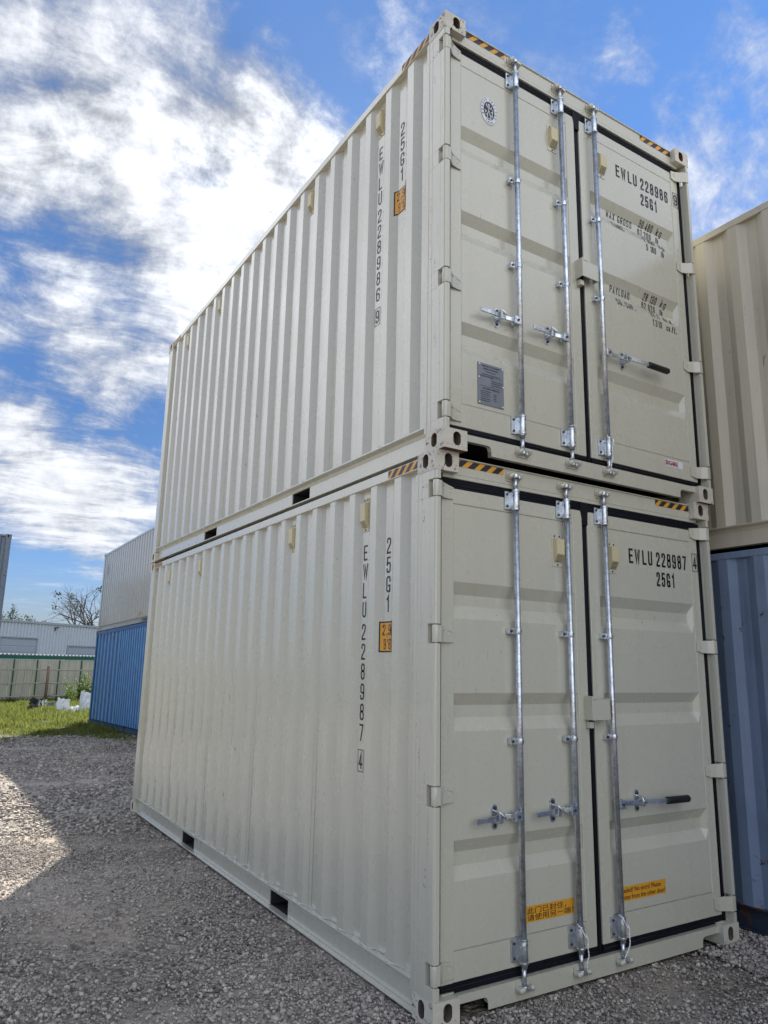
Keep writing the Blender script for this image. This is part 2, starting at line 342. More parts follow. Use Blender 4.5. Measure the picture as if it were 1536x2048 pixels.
def font_polys(txt, x0, x1, y0, y1, bold=0.0, align='LEFT', lead=1.0):
    c = bpy.data.curves.new('t', 'FONT'); c.body = txt; c.offset = bold; c.align_x = align; c.space_line = lead; c.resolution_u = 3
    o = bpy.data.objects.new('t', c); C.objects.link(o)
    dg = bpy.context.evaluated_depsgraph_get(); me = bpy.data.meshes.new_from_object(o.evaluated_get(dg))
    vs = [v.co.copy() for v in me.vertices]; a = min(v.x for v in vs); b = max(v.x for v in vs); e = min(v.y for v in vs); f = max(v.y for v in vs)
    pl = [[Vector((x0+(vs[i].x-a)/(b-a)*(x1-x0), y0+(vs[i].y-e)/(f-e)*(y1-y0))) for i in p.vertices] for p in me.polygons]
    bpy.data.objects.remove(o); bpy.data.curves.remove(c); bpy.data.meshes.remove(me)
    return pl
def clip(poly, ax, val, side):
    out = []; n = len(poly)
    for i in range(n):
        a = poly[i]; b = poly[(i+1) % n]; da = (a[ax]-val)*side; db = (b[ax]-val)*side
        if da >= 0: out.append(a)
        if (da > 0 and db < 0) or (da < 0 and db > 0): out.append(a+(b-a)*(da/(da-db)))
    return out
def paint_on(mb, polys, fn, m=0, ax=1, breaks=()):
    for pl in polys:
        lo = min(p[ax] for p in pl); hi = max(p[ax] for p in pl)
        bs = [b for b in breaks if lo < b < hi]; edges = [-1e9]+sorted(bs)+[1e9]
        for a, b in zip(edges[:-1], edges[1:]):
            q = pl
            if a > -1e8: q = clip(q, ax, a, 1)
            if b < 1e8: q = clip(q, ax, b, -1)
            if len(q) >= 3: mb.add([fn(p[0], p[1]) for p in q], [tuple(range(len(q)))], m)

# ------------------------------------------------------------------ shipping container
WD = 2.438
XO, DEP = 0.012, 0.036
class Corr:
    def __init__(s, y0=0.369, per=0.278, a=0.073, b=0.140, c=0.218, x0=XO, dep=DEP, lo=0.19, hi=5.868):
        s.p = (y0, per, a, b, c, x0, dep); s.lo = lo; s.hi = hi
        k0 = int((lo-y0)//per)-1; pts = []
        k = k0
        while y0+k*per < hi:
            base = y0+k*per
            pts += [(base, x0), (base+a, x0), (base+b, x0+dep), (base+c, x0+dep)]
            k += 1
        pts = [(y, x) for y, x in pts if lo < y < hi]
        s.pts = [(lo, s.x(lo))]+pts+[(hi, s.x(hi))]
        s.breaks = [y for y, x in pts]
    def x(s, y):
        y0, per, a, b, c, x0, dep = s.p; t = (y-y0) % per
        if t <= a: return x0
        if t <= b: return x0+dep*(t-a)/(b-a)
        if t <= c: return x0+dep
        return x0+dep*(1-(t-c)/(per-c))

def wall(mb, corr, z0, z1, mapf, m=0, inner=None, crest=False):
    inner = inner or max(x for y, x in corr.pts)+0.01
    pts = [(y, x) for y, x in corr.pts]+[(corr.hi, inner), (corr.lo, inner)]
    k0 = len(mb.f); mb.ext(pts, lambda u, v, a: mapf(v, u, a), z0, z1, m)
    if crest:      # paler colour on the outer crests paints in light catching the ribs
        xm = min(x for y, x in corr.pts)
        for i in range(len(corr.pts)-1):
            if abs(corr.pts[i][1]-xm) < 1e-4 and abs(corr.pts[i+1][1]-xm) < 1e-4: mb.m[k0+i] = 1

def casting(mb, x0, y0, z0, sx_, sy_, Wc=0.162, Lc=0.178, Hc=0.118, up=True):
    """corner at (x0,y0) extending sx_,sy_; oval holes on both outer faces, real tunnels behind them"""
    def face(o, u, v, wn, w, h, hw, hh, dep):
        n = 24; cu, cv = w*0.55, h*0.53; ring = []; rect = []
        for k in range(n):
            a = 2*math.pi*k/n; ca, sa = math.cos(a), math.sin(a)
            r = hw; px = r*ca; py = r*sa+(hh-hw)*(1 if sa > 0 else -1 if sa < 0 else 0)
            ring.append((cu+px, cv+py))
        corners = [(0, 0), (w, 0), (w, h), (0, h)]
        def onrect(pu, pv):
            du, dv = pu-cu, pv-cv; t = 1e9
            if du > 1e-9: t = min(t, (w-cu)/du)
            if du < -1e-9: t = min(t, -cu/du)
            if dv > 1e-9: t = min(t, (h-cv)/dv)
            if dv < -1e-9: t = min(t, -cv/dv)
            return [cu+du*t, cv+dv*t]
        rect = [onrect(*p) for p in ring]
        for c in corners:
            j = min(range(n), key=lambda i: (rect[i][0]-c[0])**2+(rect[i][1]-c[1])**2); rect[j] = list(c)
        P3 = lambda p, d=0: o+u*p[0]+v*p[1]+wn*d
        vs = [P3(p) for p in ring]+[P3(p) for p in rect]+[P3(p, dep) for p in ring]
        mb.add(vs[:2*n], [(i, (i+1) % n, n+(i+1) % n, n+i) for i in range(n)], 0)
        mb.add([vs[i] for i in range(n)]+[vs[2*n+i] for i in range(n)], [(i, (i+1) % n, n+(i+1) % n, n+i) for i in range(n)], 1)
        mb.add([P3(p, dep) for p in ring], [tuple(range(n))], 1)
    X, Y, Z = Vector((sx_, 0, 0)), Vector((0, sy_, 0)), Vector((0, 0, 1)); o = Vector((x0, y0, z0))
    face(o, X, Z, Y, Wc, Hc, 0.027, 0.041, 0.055)
    face(o, Y, Z, X, Lc, Hc, 0.027, 0.041, 0.055)
    c = [o+X*a+Y*b+Z*h for h in (0, Hc) for b in (0, Lc) for a in (0, Wc)]
    mb.add(c, [(0, 2, 3, 1)], 2 if up else 0); mb.add(c, [(4, 5, 7, 6), (2, 6, 7, 3), (1, 3, 7, 5)], 0)

HINGE_Z = (0.23, 1.055, 1.875, 2.675)
GR = [(2.168, 2.100, 2.038, 1.965), (1.565, 1.500, 1.435, 1.365), (0.822, 0.757, 0.690, 0.625)]
YD = 0.055   # outer face of door frames
def groove(z, dep=0.036):
    for a, b, c, d in GR:
        if z <= a and z >= d:
            if z >= b: return dep*(a-z)/(a-b)
            if z >= c: return dep
            return dep*(z-d)/(c-d)
    return 0.0
GB = sorted([z for g in GR for z in g])

def container(name, label, loc, rot=(0, 0, 0), Lc=6.058, H=2.896, paint=m_paint, post=m_post, cast=m_cast, under=m_under, door=False, ident=None, group=None, corr=None, corr2=None, hazard=False, rails=0.062, pockets=((1.746, 2.056), (3.80, 4.17)), endcorr=True, seams=(), lit_crest=None):
    root = empty(name, loc, rot); tag(root, label, 'container', group)
    cl = corr or Corr(hi=Lc-0.19); cl.hi = Lc-0.19
    # castings, each its own
    for (x, sx_) in ((0, 1), (WD, -1)):
        for (y, sy_) in ((0, 1), (Lc, -1)):
            for z, up in ((0, True), (H-0.118, False)):
                mb = MB(); casting(mb, x, y, z, sx_, sy_, up=up)
                mb.build('corner_casting', [cast, m_hole, m_rust if door else cast], root, bevel=0.011, seg=3, ang=60)
    # posts
    z0, z1 = 0.118, H-0.118
    for sd_, X in ((1, 0.0), (-1, WD)):
        fx = lambda a, X=X, sd_=sd_: X+sd_*a
        for fr, Y in ((1, 0.0), (-1, Lc)):
            mb = MB(); fy = lambda a, Y=Y, fr=fr: Y+fr*a
            isdoor = door and fr == 1
            if not isdoor:
                pl = [(0.002, 0.05), (0.010, 0.012), (0.05, 0.003), (0.14, 0.003), (0.15, 0.06), (0.15, 0.10), (0.06, 0.19), (0.002, 0.19)]
                mb.ext(pl, lambda u, v, a: (fx(u), fy(v), a), z0, z1)
            else:
                # body behind; set back further where the hinge knuckles turn
                cz = [z0]+[q for hz in HINGE_Z for q in (hz-0.052, hz+0.052)]+[z1]
                for i_ in range(len(cz)-1):
                    yb = 0.0515 if i_ % 2 == 0 else 0.070
                    mb.ext([(0.002, yb), (0.040, yb), (0.040, 0.100), (0.084, 0.100), (0.084, 0.20), (0.002, 0.20)], lambda u, v, a: (fx(u), fy(v), a), cz[i_], cz[i_+1])
                # front lip, interrupted where the hinges sit
                cuts = [z0]+[q for hz in HINGE_Z for q in (hz-0.052, hz+0.052)]+[z1]
                for a0, a1 in zip(cuts[::2], cuts[1::2]):
                    mb.ext([(0.002, 0.0515), (0.002, 0.014), (0.006, 0.005), (0.014, 0.001), (0.038, 0.001), (0.038, 0.0512)], lambda u, v, a: (fx(u), fy(v), a), a0, a1)
                # weld beads on the side plate
                mb.tube([(fx(0.002), fy(0.135), z0), (fx(0.002), fy(0.135), z1)], 0.0022, 5)
                mb.tube([(fx(0.002), fy(0.172), z0), (fx(0.002), fy(0.170), z1)], 0.003, 5)
            mb.build('corner_post', post, root, bevel=0.004 if isdoor else 0)
    # side walls
    zt = H-0.020; zb = 0.165
    for sd_, X in ((1, 0.0), (-1, WD)):
        mb = MB(); mf = lambda x, y, z, X=X, sd_=sd_: (X+sd_*x, y, z)
        wall(mb, cl, zb-0.01, zt-0.03, mf, crest=bool(lit_crest))
        for ys in seams:
            xx = cl.x(ys); mb.tube([mf(xx+0.0005, ys, zb), mf(xx+0.0005, ys, zt-0.06)], 0.0028, 5)
            mb.tube([mf(cl.x(ys+.03)+0.0005, ys+.03, zb), mf(cl.x(ys+.03)+0.0005, ys+.03, zt-0.06)], 0.0015, 5)
        sw = mb.build('side_wall', [paint, lit_crest] if lit_crest else paint, root)
        if sd_ == 1: swl = sw
        # top rail
        mb = MB(); mb.ext([(0.004, zt-rails), (0.004, zt-0.006), (0.010, zt), (0.064, zt), (0.064, zt-rails)], lambda u, v, a, X=X, sd_=sd_: (X+sd_*u, a, v), 0.178, Lc-0.178)
        mb.build('top_side_rail', paint, root, bevel=0.002)
        # bottom rail: outer lip, chamfer, web with fork pockets, bottom flange
        mb = MB(); f = lambda u, v, a, X=X, sd_=sd_: (X+sd_*u, a, v)
        mb.ext([(0.003, 0.158), (0.003, 0.168), (0.055, 0.168), (0.055, 0.122), (0.040, 0.122), (0.032, 0.142)], f, 0.178, Lc-0.178)
        ys = [0.1782]+[q for pk in pockets for q in pk]+[Lc-0.1782]
        for a0, a1 in zip(ys[::2], ys[1::2]):
            mb.ext([(0.040, 0.020), (0.040, 0.122), (0.050, 0.122), (0.050, 0.020)], f, a0, a1)
        mb.ext([(0.006, 0.010), (0.006, 0.019), (0.056, 0.0195), (0.056, 0.008)], f, 0.1785, Lc-0.1785)
        mb.build('bottom_side_rail', paint, root, bevel=0.0015)
        for a0, a1 in pockets:     # tunnel walls
            mb = MB()
            mb.ext([(0.0505, 0.0197), (0.0505, 0.120), (0.9, 0.120), (0.9, 0.0197)], f, a0-0.008, a0-0.003)
            mb.ext([(0.0505, 0.0197), (0.0505, 0.120), (0.9, 0.120), (0.9, 0.0197)], f, a1+0.003, a1+0.008)
            mb.ext([(0.0565, 0.009), (0.0565, 0.015), (0.9, 0.015), (0.9, 0.009)], f, a0-0.003, a1+0.003)
            mb.build('fork_pocket', under, root)
    # floor with cross members
    mb = MB(); mb.box(0.058, WD-0.058, 0.10, Lc-0.06, 0.124, 0.164)
    y = 0.45
    while y < Lc-0.3:
        if not any(a0-0.1 < y < a1+0.1 for a0, a1 in pockets): mb.box(0.058, WD-0.058, y, y+0.045, 0.022, 0.1235)
        y += 0.31
    mb.build('floor', under, root)
    # roof
    mb = MB(); mb.box(0.0645, WD-0.0645, 0.06, Lc-0.06, zt-0.020, zt-0.006)
    y = 0.35
    while y < Lc-0.3: mb.ext([(0.15, zt-0.006), (0.17, zt+0.006), (WD-0.17, zt+0.006), (WD-0.15, zt-0.006)], lambda u, v, a: (u, a, v), y, y+0.09); y += 0.21
    mb.build('roof', paint, root)
    # end walls
    for fr, Y in ((1, 0.0), (-1, Lc)):
        if door and fr == 1: continue
        mb = MB(); ce = Corr(y0=0.30, per=0.25, a=0.11, b=0.15, c=0.21, x0=0.02, dep=0.045, lo=0.12, hi=WD-0.12)
        wall(mb, ce, 0.16, zt-0.05, lambda x, y, z, Y=Y, fr=fr: (y, Y+fr*x, z), inner=0.075)
        mb.build('end_wall', paint, root)
        mb = MB(); mb.box(0.163, WD-0.163, min(Y+fr*0.01, Y+fr*0.06), max(Y+fr*0.01, Y+fr*0.06), 0.012, 0.1595); mb.build('end_sill', paint, root, bevel=0.003)
        mb = MB(); mb.box(0.163, WD-0.163, min(Y+fr*0.01, Y+fr*0.0775), max(Y+fr*0.01, Y+fr*0.0775), zt-0.0495, zt+0.002); mb.build('end_header', paint, root, bevel=0.003)
    if hazard:
        def haz(mb, x0, x1, y0, y1, fn, n, lean, ph=0.0, flip=1):
            mb.add([fn(*p) for p in ((x0, y0), (x1, y0), (x1, y1), (x0, y1))], [(0, 1, 2, 3)], 0)
            st = (x1-x0)/n
            k = -2
            while k < n+2:
                a = x0+(k+ph)*st; q = [Vector((a, y0)), Vector((a+st*0.55, y0)), Vector((a+st*0.55+lean, y1)), Vector((a+lean, y1))]
                q = clip(clip(q, 0, x0, 1), 0, x1, -1) if True else q
                if len(q) >= 3: mb.add([fn2(p[0], p[1]) for p in q] if False else [fn(p[0], p[1], 0.0006) for p in q], [tuple(range(len(q)))], 1)
                k += 1
        for a0, a1 in ((0.182, 0.50), (Lc-0.50, Lc-0.182)):
            mb = MB(); haz(mb, a0, a1, zt-0.056, zt-0.008, lambda u, v, d=0: (0.004-0.0008-d, u, v), 4, -0.05, 0.1)
            mb.build('hazard_stripe', [m_amber, m_navy], root, recalc=False)
        if door:
            for (a0, a1, ph) in ((0.166, 0.53, 0.0), (1.91, WD-0.166, 0.35)):
                mb = MB(); haz(mb, a0, a1, H-0.066, H-0.026, lambda u, v, d=0: (u, 0.045-0.0008-d, v), 4 if a0 < 1 else 4, 0.045, ph)
                mb.build('hazard_stripe', [m_amber, m_navy], root, recalc=False)
    if not door: return root
    return root, swl, cl

def side_vents(swl, cl, root, H=2.896):
    for yc in (0.828, 1.938, 4.160, 5.275):
        mb = MB(); x = cl.x(yc)
        mb.box(x-0.004, x+0.001, yc-0.036, yc+0.036, 2.545, 2.765, 0)
        mb.ext([(x-0.0045, 2.735), (x-0.034, 2.728), (x-0.034, 2.615), (x-0.0045, 2.570)], lambda u, v, a: (u, a, v), yc-0.031, yc+0.031, 0)
        for k in range(5):
            t = (k+0.6)/5.4; xx = x-0.034+0.0295*t; z = 2.615-0.045*t
            mb.box(xx-0.0022, xx-0.0008, yc-0.025, yc+0.025, z-0.0035, z-0.0012, 1)
        for q in ((2.752, -0.018), (2.752, 0.018), (2.557, 0.0)):
            mb.tube([(x-0.0042, yc+q[1], q[0]), (x-0.0075, yc+q[1], q[0])], 0.006, 8, 2)
        mb.build('vent', [m_vent, m_slot, m_bolt], swl, bevel=0.002)

def door_end(root, swl, cl, ident, chk, weights):
    H = 2.896; door_y1 = 0.105
    # header and sill
    mb = MB(); mb.box(0.0865, WD-0.0865, 0.045, 0.115, 2.755, 2.778); mb.box(0.1625, WD-0.1625, 0.0455, 0.115, 2.7782, 2.880)
    mb.box(0.164, WD-0.164, 0.036, 0.046, 2.872, 2.8805)
    mb.build('door_header', m_paint, root, bevel=0.003)
    # sill outline with the two twistlock cut-outs (rounded inner corners)
    zb_, zt_ = 0.012, 0.112; ch = 0.072
    a, b = 0.1625, WD-0.1625; c1, c2 = 0.365, WD-0.335
    pts = [(a, ch), (c1-0.025, ch), (c1-0.008, ch-0.006), (c1-0.001, ch-0.022), (c1, ch-0.03), (c1, zb_), (c2, zb_), (c2, ch-0.03), (c2+0.001, ch-0.022), (c2+0.008, ch-0.006), (c2+0.025, ch), (b, ch), (b, zt_), (a, zt_)]
    mb = MB(); fy = lambda u, v, a_: (u, a_, v)
    mb.ext([pts[0], pts[1], (c1-0.025, zt_), (a, zt_)], fy, 0.030, 0.062)
    mb.ext([(c1-0.025, zt_)]+pts[1:6]+[(c1, zt_)], fy, 0.030, 0.062)
    mb.ext([pts[5], pts[6], (c2, zt_), (c1, zt_)], fy, 0.030, 0.062)
    mb.ext([(c2, zt_)]+pts[6:11]+[(c2+0.025, zt_)], fy, 0.030, 0.062)
    mb.ext([pts[10], pts[11], (b, zt_), (c2+0.025, zt_)], fy, 0.030, 0.062)
    mb.box(0.086, a-0.0005, 0.048, 0.100, 0.1185, 0.124); mb.box(b+0.0005, WD-0.086, 0.048, 0.100, 0.1185, 0.124)
    mb.build('door_sill', m_paint, root)
    # back plate behind the gaskets keeps the inside dark
    doors = []
    for side in (0, 1):
        x0, x1 = ((0.084, 1.196), (1.238, WD-0.084))[side]
        if side == 0: pxa, pxb = 0.166, 1.108
        else: pxa, pxb = 1.330, 2.272
        xa, xb = (x0, 1.192) if side == 0 else (1.240, 2.352)
        zb, zt = 0.160, 2.700
        mb = MB()
        mb.box(xa, pxa, YD, door_y1, zb, zt); mb.box(pxb, xb, YD, door_y1, zb, zt)
        mb.box(pxa, pxb, YD+0.001, door_y1-0.001, 2.612, zt-0.001); mb.box(pxa, pxb, YD+0.001, door_y1-0.001, zb+0.001, 0.303)
        d = mb.build('door', m_paint, root, bevel=0.004)
        doors.append(d)
        # pressed panel
        zs = [0.304, 0.45]+sum([[g[3], g[2], g[1], g[0]] for g in GR[::-1]], [])+[2.45, 2.611]
        xs = [(pxa+0.0005, 0.0 if side else 1.0), (pxa+0.032, 1.0), (pxb-0.028, 1.0), (pxb-0.0005, 0.0)]
        if side: xs[0] = (pxa+0.0005, 1.0)
        mb = MB(); vs = []; fs = []
        for z in zs:
            for x, k in xs: vs.append((x, YD+0.0035+groove(z)*k, z))
        nx = len(xs)
        for i in range(len(zs)-1):
            for j in range(nx-1): q = i*nx+j; fs.append((q, q+1, q+1+nx, q+nx))
        mb.add(vs, fs, 0)
        mb.tube([(pxa, YD+0.004, 2.6115), (pxb, YD+0.004, 2.6115)], 0.003, 5, 0); mb.tube([(pxa, YD+0.004, 0.3035), (pxb, YD+0.004, 0.3035)], 0.004, 5, 0)
        mb.tube([(pxb, YD+0.003, 0.30), (pxb, YD+0.003, 2.61)], 0.0028, 5, 0); mb.tube([(pxa, YD+0.003, 0.30), (pxa, YD+0.003, 2.61)], 0.0022, 5, 0)
        mb.build('door_panel', m_paint, d, recalc=False)
        # gaskets
        mb = MB()
        gx0, gx1 = (0.0755, xa-0.0008) if side == 0 else (xb+0.0008, 2.398)
        def strip(ax0, ax1, az0, az1, yy=0.060):
            mb.box(ax0, ax1, yy, 0.100, az0, az1)
        ca, cb = (0.0865, 1.192) if side == 0 else (1.240, WD-0.0865)
        strip(ca, cb, zt+0.001, zt+0.053, 0.058); strip(ca, cb, zb-0.046, zb-0.001, 0.058)
        mb.tube([(ca, 0.0585, zt+0.018), (cb, 0.0585, zt+0.018)], 0.005, 6); mb.tube([(ca, 0.0585, zt+0.036), (cb, 0.0585, zt+0.036)], 0.004, 6)
        mb.tube([(ca, 0.0585, zb-0.022), (cb, 0.0585, zb-0.022)], 0.006, 6)
        if side == 0:
            strip(0.0865-0.002, 0.0838, zb-0.046, zt+0.053, 0.062) if False else None
            mb.box(1.1925, 1.2395, 0.066, 0.100, zb-0.0455, zt+0.0525)
            mb.ext([(1.178, zt+0.068), (1.178, zt+0.0), (1.190, zt-0.05), (1.193, zt-0.09), (1.239, zt-0.09), (1.242, zt-0.01), (1.262, zt+0.012), (1.262, zt+0.03), (1.235, zt+0.068)], lambda u, v, a_: (u, a_, v), 0.0515, 0.0655)
            mb.tube([(1.210, 0.066, zb-0.04), (1.210, 0.066, zt)], 0.005, 6)
        else:
            mb.box(2.3525, 2.3995, 0.063, 0.100, zb-0.0455, zt+0.0525)
            mb.tube([(2.372, 0.063, zb-0.04), (2.372, 0.063, zt)], 0.004, 6)
        mb.build('gasket', m_gask, d)
        # hinges
        for hz in HINGE_Z:
            mb = MB(); s_ = 1 if side == 0 else -1; X = 0.0 if side == 0 else WD; fx = lambda a_: X+s_*a_
            mb.tube([(fx(0.0225), 0.0225, hz-0.046), (fx(0.0225), 0.0225, hz+0.046)], 0.0200, 14)
            mb.tube([(fx(0.0215), 0.0215, hz-0.053), (fx(0.0215), 0.0215, hz+0.053)], 0.008, 8)
            # blade: tapers in height towards its tip and follows the door face
            pr = [(0.022, 0.004, 0.044, .044), (0.046, 0.005, 0.044, .044), (0.084, 0.034, 0.044, .042), (0.125, 0.0425, 0.044, .034), (0.160, 0.046, 0.042, .026)]
            if side: pr = [(0.012, -0.001, 0.044, .044), (0.044, -0.001, 0.044, .044), (0.082, 0.026, 0.044, .043), (0.125, 0.0425, 0.042, .040), (0.165, 0.046, 0.030, .036)]
            vs = []
            for u, yv, hh, ht in pr: vs += [(fx(u), yv, hz-hh), (fx(u), yv, hz+ht), (fx(u), yv+0.009, hz+ht), (fx(u), yv+0.009, hz-hh)]
            n = len(pr); fs = [(i*4+k, i*4+(k+1) % 4, (i+1)*4+(k+1) % 4, (i+1)*4+k) for i in range(n-1) for k in range(4)]+[(0, 1, 2, 3), tuple(4*(n-1)+k for k in range(4))]
            mb.add(vs, fs, 0)
            mb.tube([(fx(0.13), 0.046, hz), (fx(0.13), 0.041, hz)], 0.010, 10)
            mb.tube([(fx(0.05), 0.010, hz+0.020), (fx(0.10), 0.040, hz+0.026), (fx(0.15), 0.044, hz+0.012)], 0.0025, 5)
            mb.build('hinge', m_post, d, bevel=0.0018)
        # door vent
        vx = 0.965 if side == 0 else 1.456
        mb = MB(); y = YD+0.0035
        mb.box(vx-0.042, vx+0.042, y-0.004, y+0.001, 2.318, 2.520, 1)
        mb.ext([(y-0.0045, 2.495), (y-0.034, 2.488), (y-0.034, 2.395), (y-0.0045, 2.345)], lambda u, v, a_: (a_, u, v), vx-0.030, vx+0.034, 0)
        for k in range(6):
            t = (k+0.6)/6.4; yy = y-0.034+0.0295*t; z = 2.395-0.05*t
            mb.box(vx-0.025, vx+0.029, yy-0.0022, yy-0.0008, z-0.0035, z-0.001, 2)
        for q in ((2.508, -0.02), (2.508, 0.02), (2.330, 0.0)): mb.tube([(vx+q[1], y-0.0042, q[0]), (vx+q[1], y-0.0075, q[0])], 0.006, 8, 3)
        mb.build('vent', [m_vent, m_paint, m_slot, m_bolt], d, bevel=0.002)
        if side == 0:
            # padlock box straddling the gap, open below
            mb = MB(); bx0, bx1, bz0, bz1 = 1.150, 1.306, 1.408, 1.535
            mb.box(bx0, bx0+0.005, -0.012, YD+0.004, bz0, bz1); mb.box(bx1-0.005, bx1, -0.012, 0.040, bz0, bz1)
            mb.box(bx0+0.0055, bx1-0.0055, -0.010, -0.004, bz0, bz1-0.010); mb.box(bx0+0.0055, bx1-0.0055, -0.0035, 0.040, bz1-0.014, bz1-0.008)
            mb.box(bx0+0.004, bx0+0.055, -0.011, 0.055, bz1-0.0075, bz1+0.012)
            mb.box(bx0+0.012, bx0+0.045, 0.020, 0.052, bz0-0.048, bz0-0.012); mb.tube([(bx1+0.002, 0.02, bz0+0.03), (bx1+0.010, 0.02, bz0+0.032), (bx1+0.012, 0.02, bz0+0.055)], 0.003, 6)
            mb.build('lock_box', m_paint, d, bevel=0.002)
    # lock rods
    RX = (0.598, 1.018, 1.357); RY = 0.016
    for i, rx in enumerate(RX):
        mb = MB(); mb.tube([(rx, RY, 0.165), (rx, RY, 2.745)], 0.0170, 16); mb.tube([(rx, RY, 0.085), (rx, RY, 0.166)], 0.0125, 12); mb.tube([(rx, RY, 2.744), (rx, RY, 2.815)], 0.0125, 12)
        rod = mb.build('locking_bar', m_galv, root)
        for zc, sg_ in ((0.245, 1), (2.680, -1)):       # long bearing brackets
            mb = MB(); mb.tube([(rx, RY, zc-0.058), (rx, RY, zc+0.058)], 0.0225, 16); mb.tube([(rx, RY, zc-sg_*0.066), (rx, RY, zc-sg_*0.050)], 0.0185, 14)
            mb.tube([(rx, RY, zc+0.050), (rx, RY, zc+0.060)], 0.0245, 16); mb.tube([(rx, RY, zc-0.060), (rx, RY, zc-0.050)], 0.0245, 16)
            mb.box(rx-0.058, rx-0.015, YD-0.012, YD-0.001, zc-0.055, zc+0.055)
            mb.box(rx-0.020, rx+0.018, RY+0.004, YD-0.0015, zc-0.050, zc+0.050)
            for q in (-0.036, 0.036):
                mb.tube([(rx-0.043, YD-0.012, zc+q), (rx-0.043, YD-0.018, zc+q)], 0.0075, 8, 1)
                mb.tube([(rx+0.006, RY-0.0215, zc+q), (rx+0.006, RY-0.0235, zc+q)], 0.0045, 8, 1)
            mb.build('bearing_bracket', [m_galv, m_bolt], rod, bevel=0.002)
        for zc in (1.305, 1.910):                      # short guides
            mb = MB(); mb.tube([(rx, RY, zc-0.016), (rx, RY, zc+0.016)], 0.0215, 14); mb.box(rx-0.056, rx-0.012, RY+0.010, RY+0.017, zc-0.018, zc+0.018)
            mb.box(rx-0.056, rx-0.030, RY+0.017, YD+0.002, zc-0.016, zc+0.016); mb.tube([(rx-0.042, RY+0.010, zc), (rx-0.042, RY+0.003, zc)], 0.008, 8, 1); mb.tube([(rx+0.007, RY-0.0205, zc), (rx+0.007, RY-0.0225, zc)], 0.004, 8, 1)
            mb.build('guide_bracket', [m_galv, m_bolt], rod, bevel=0.002)
        for zc, sg_ in ((0.072, 1), (2.828, -1)):       # cams and keepers
            mb = MB(); mb.tube([(rx, RY, zc-0.012), (rx, RY, zc+0.012)], 0.020, 12)
            mb.box(rx-0.010, rx+0.036, RY-0.014, RY+0.012, zc-0.009, zc+0.009); mb.box(rx-0.036, rx-0.018, RY-0.004, RY+0.020, zc-0.012, zc+0.012); mb.box(rx+0.018, rx+0.040, RY-0.018, RY-0.006, zc-0.016, zc+0.004)
            mb.build('cam', m_galv, rod, bevel=0.003)
            ys = 0.030 if sg_ == 1 else 0.045
            mb = MB(); mb.box(rx-0.048, rx+0.048, ys-0.006, ys-0.0005, zc-0.030, zc+0.030)
            mb.tube([(rx-0.034, ys-0.005, zc-0.004), (rx-0.036, ys-0.036, zc-0.002), (rx-0.022, ys-0.046, zc+0.010)], [0.020, 0.016, 0.010], 9)
            mb.tube([(rx+0.036, ys-0.005, zc-0.006), (rx+0.038, ys-0.038, zc), (rx+0.026, ys-0.048, zc+0.012)], [0.019, 0.015, 0.010], 9)
            mb.build('cam_keeper', m_post, rod, bevel=0.002)
        # handle
        zh = 0.918; s_ = -1 if i < 2 else 1; fx = lambda a_: rx+s_*a_
        mb = MB(); bx = lambda m_, a0, a1, y0, y1, z0, z1, k=0: m_.box(min(fx(a0), fx(a1)), max(fx(a0), fx(a1)), y0, y1, z0, z1, k)
        bx(mb, 0.010, 0.056, RY-0.022, RY-0.004, zh-0.028, zh+0.024); bx(mb, 0.010, 0.056, RY+0.004, RY+0.020, zh-0.028, zh+0.024)
        mb.tube([(fx(0.034), RY-0.024, zh-0.002), (fx(0.034), RY-0.030, zh-0.002)], 0.008, 8, 1)
        Lh = (0.322, 0.318, 0.630)[i]
        def bar(path, w, t):
            vs = []
            for a_, y_, z_ in path: vs += [(fx(a_), y_-t/2, z_-w/2), (fx(a_), y_-t/2, z_+w/2), (fx(a_), y_+t/2, z_+w/2), (fx(a_), y_+t/2, z_-w/2)]
            n = len(path); mb.add(vs, [(q*4+k, q*4+(k+1) % 4, (q+1)*4+(k+1) % 4, (q+1)*4+k) for q in range(n-1) for k in range(4)]+[(0, 1, 2, 3), tuple(4*(n-1)+k for k in range(4))], 0)
        if i < 2:
            bar([(0.030, RY, zh), (0.075, RY, zh), (0.110, RY+0.010, zh+0.003), (0.150, RY+0.004, zh+0.002), (Lh-0.10, RY-0.006, zh-0.002), (Lh, RY-0.010, zh-0.006)], 0.026, 0.010)
        else:
            bar([(0.030, RY, zh), (0.12, RY, zh), (0.20, RY-0.004, zh), (0.27, RY-0.018, zh+0.004), (0.33, RY-0.030, zh-0.002), (0.42, RY-0.034, zh-0.004)], 0.027, 0.012)
            mb.tube([(fx(0.415), RY-0.034, zh-0.004), (fx(0.42), RY-0.034, zh-0.004), (fx(Lh-0.012), RY-0.036, zh-0.006), (fx(Lh), RY-0.036, zh-0.006)], [0.017, 0.0225, 0.0225, 0.016], 12, 2)
        mb.build('handle', [m_galv, m_bolt, m_grip], rod, bevel=0.002)
        # catch
        ac = (0.158, 0.150, 0.222)[i]; mb = MB(); cxx = fx(ac); yp = YD+0.0035
        out = [(0.020*math.cos(q), 0.045+0.020*math.sin(q)) for q in [math.pi*k/6 for k in range(7)]]+[(0.020*math.cos(q), -0.045+0.020*math.sin(q)) for q in [math.pi+math.pi*k/6 for k in range(7)]]
        mb.ext(out, lambda u, v, a_: (cxx+u, a_, zh+v), yp-0.006, yp-0.0005, 0)
        for q in (-0.045, 0.045): mb.tube([(cxx, yp-0.006, zh+q), (cxx, yp-0.014, zh+q)], 0.0095, 10, 1)
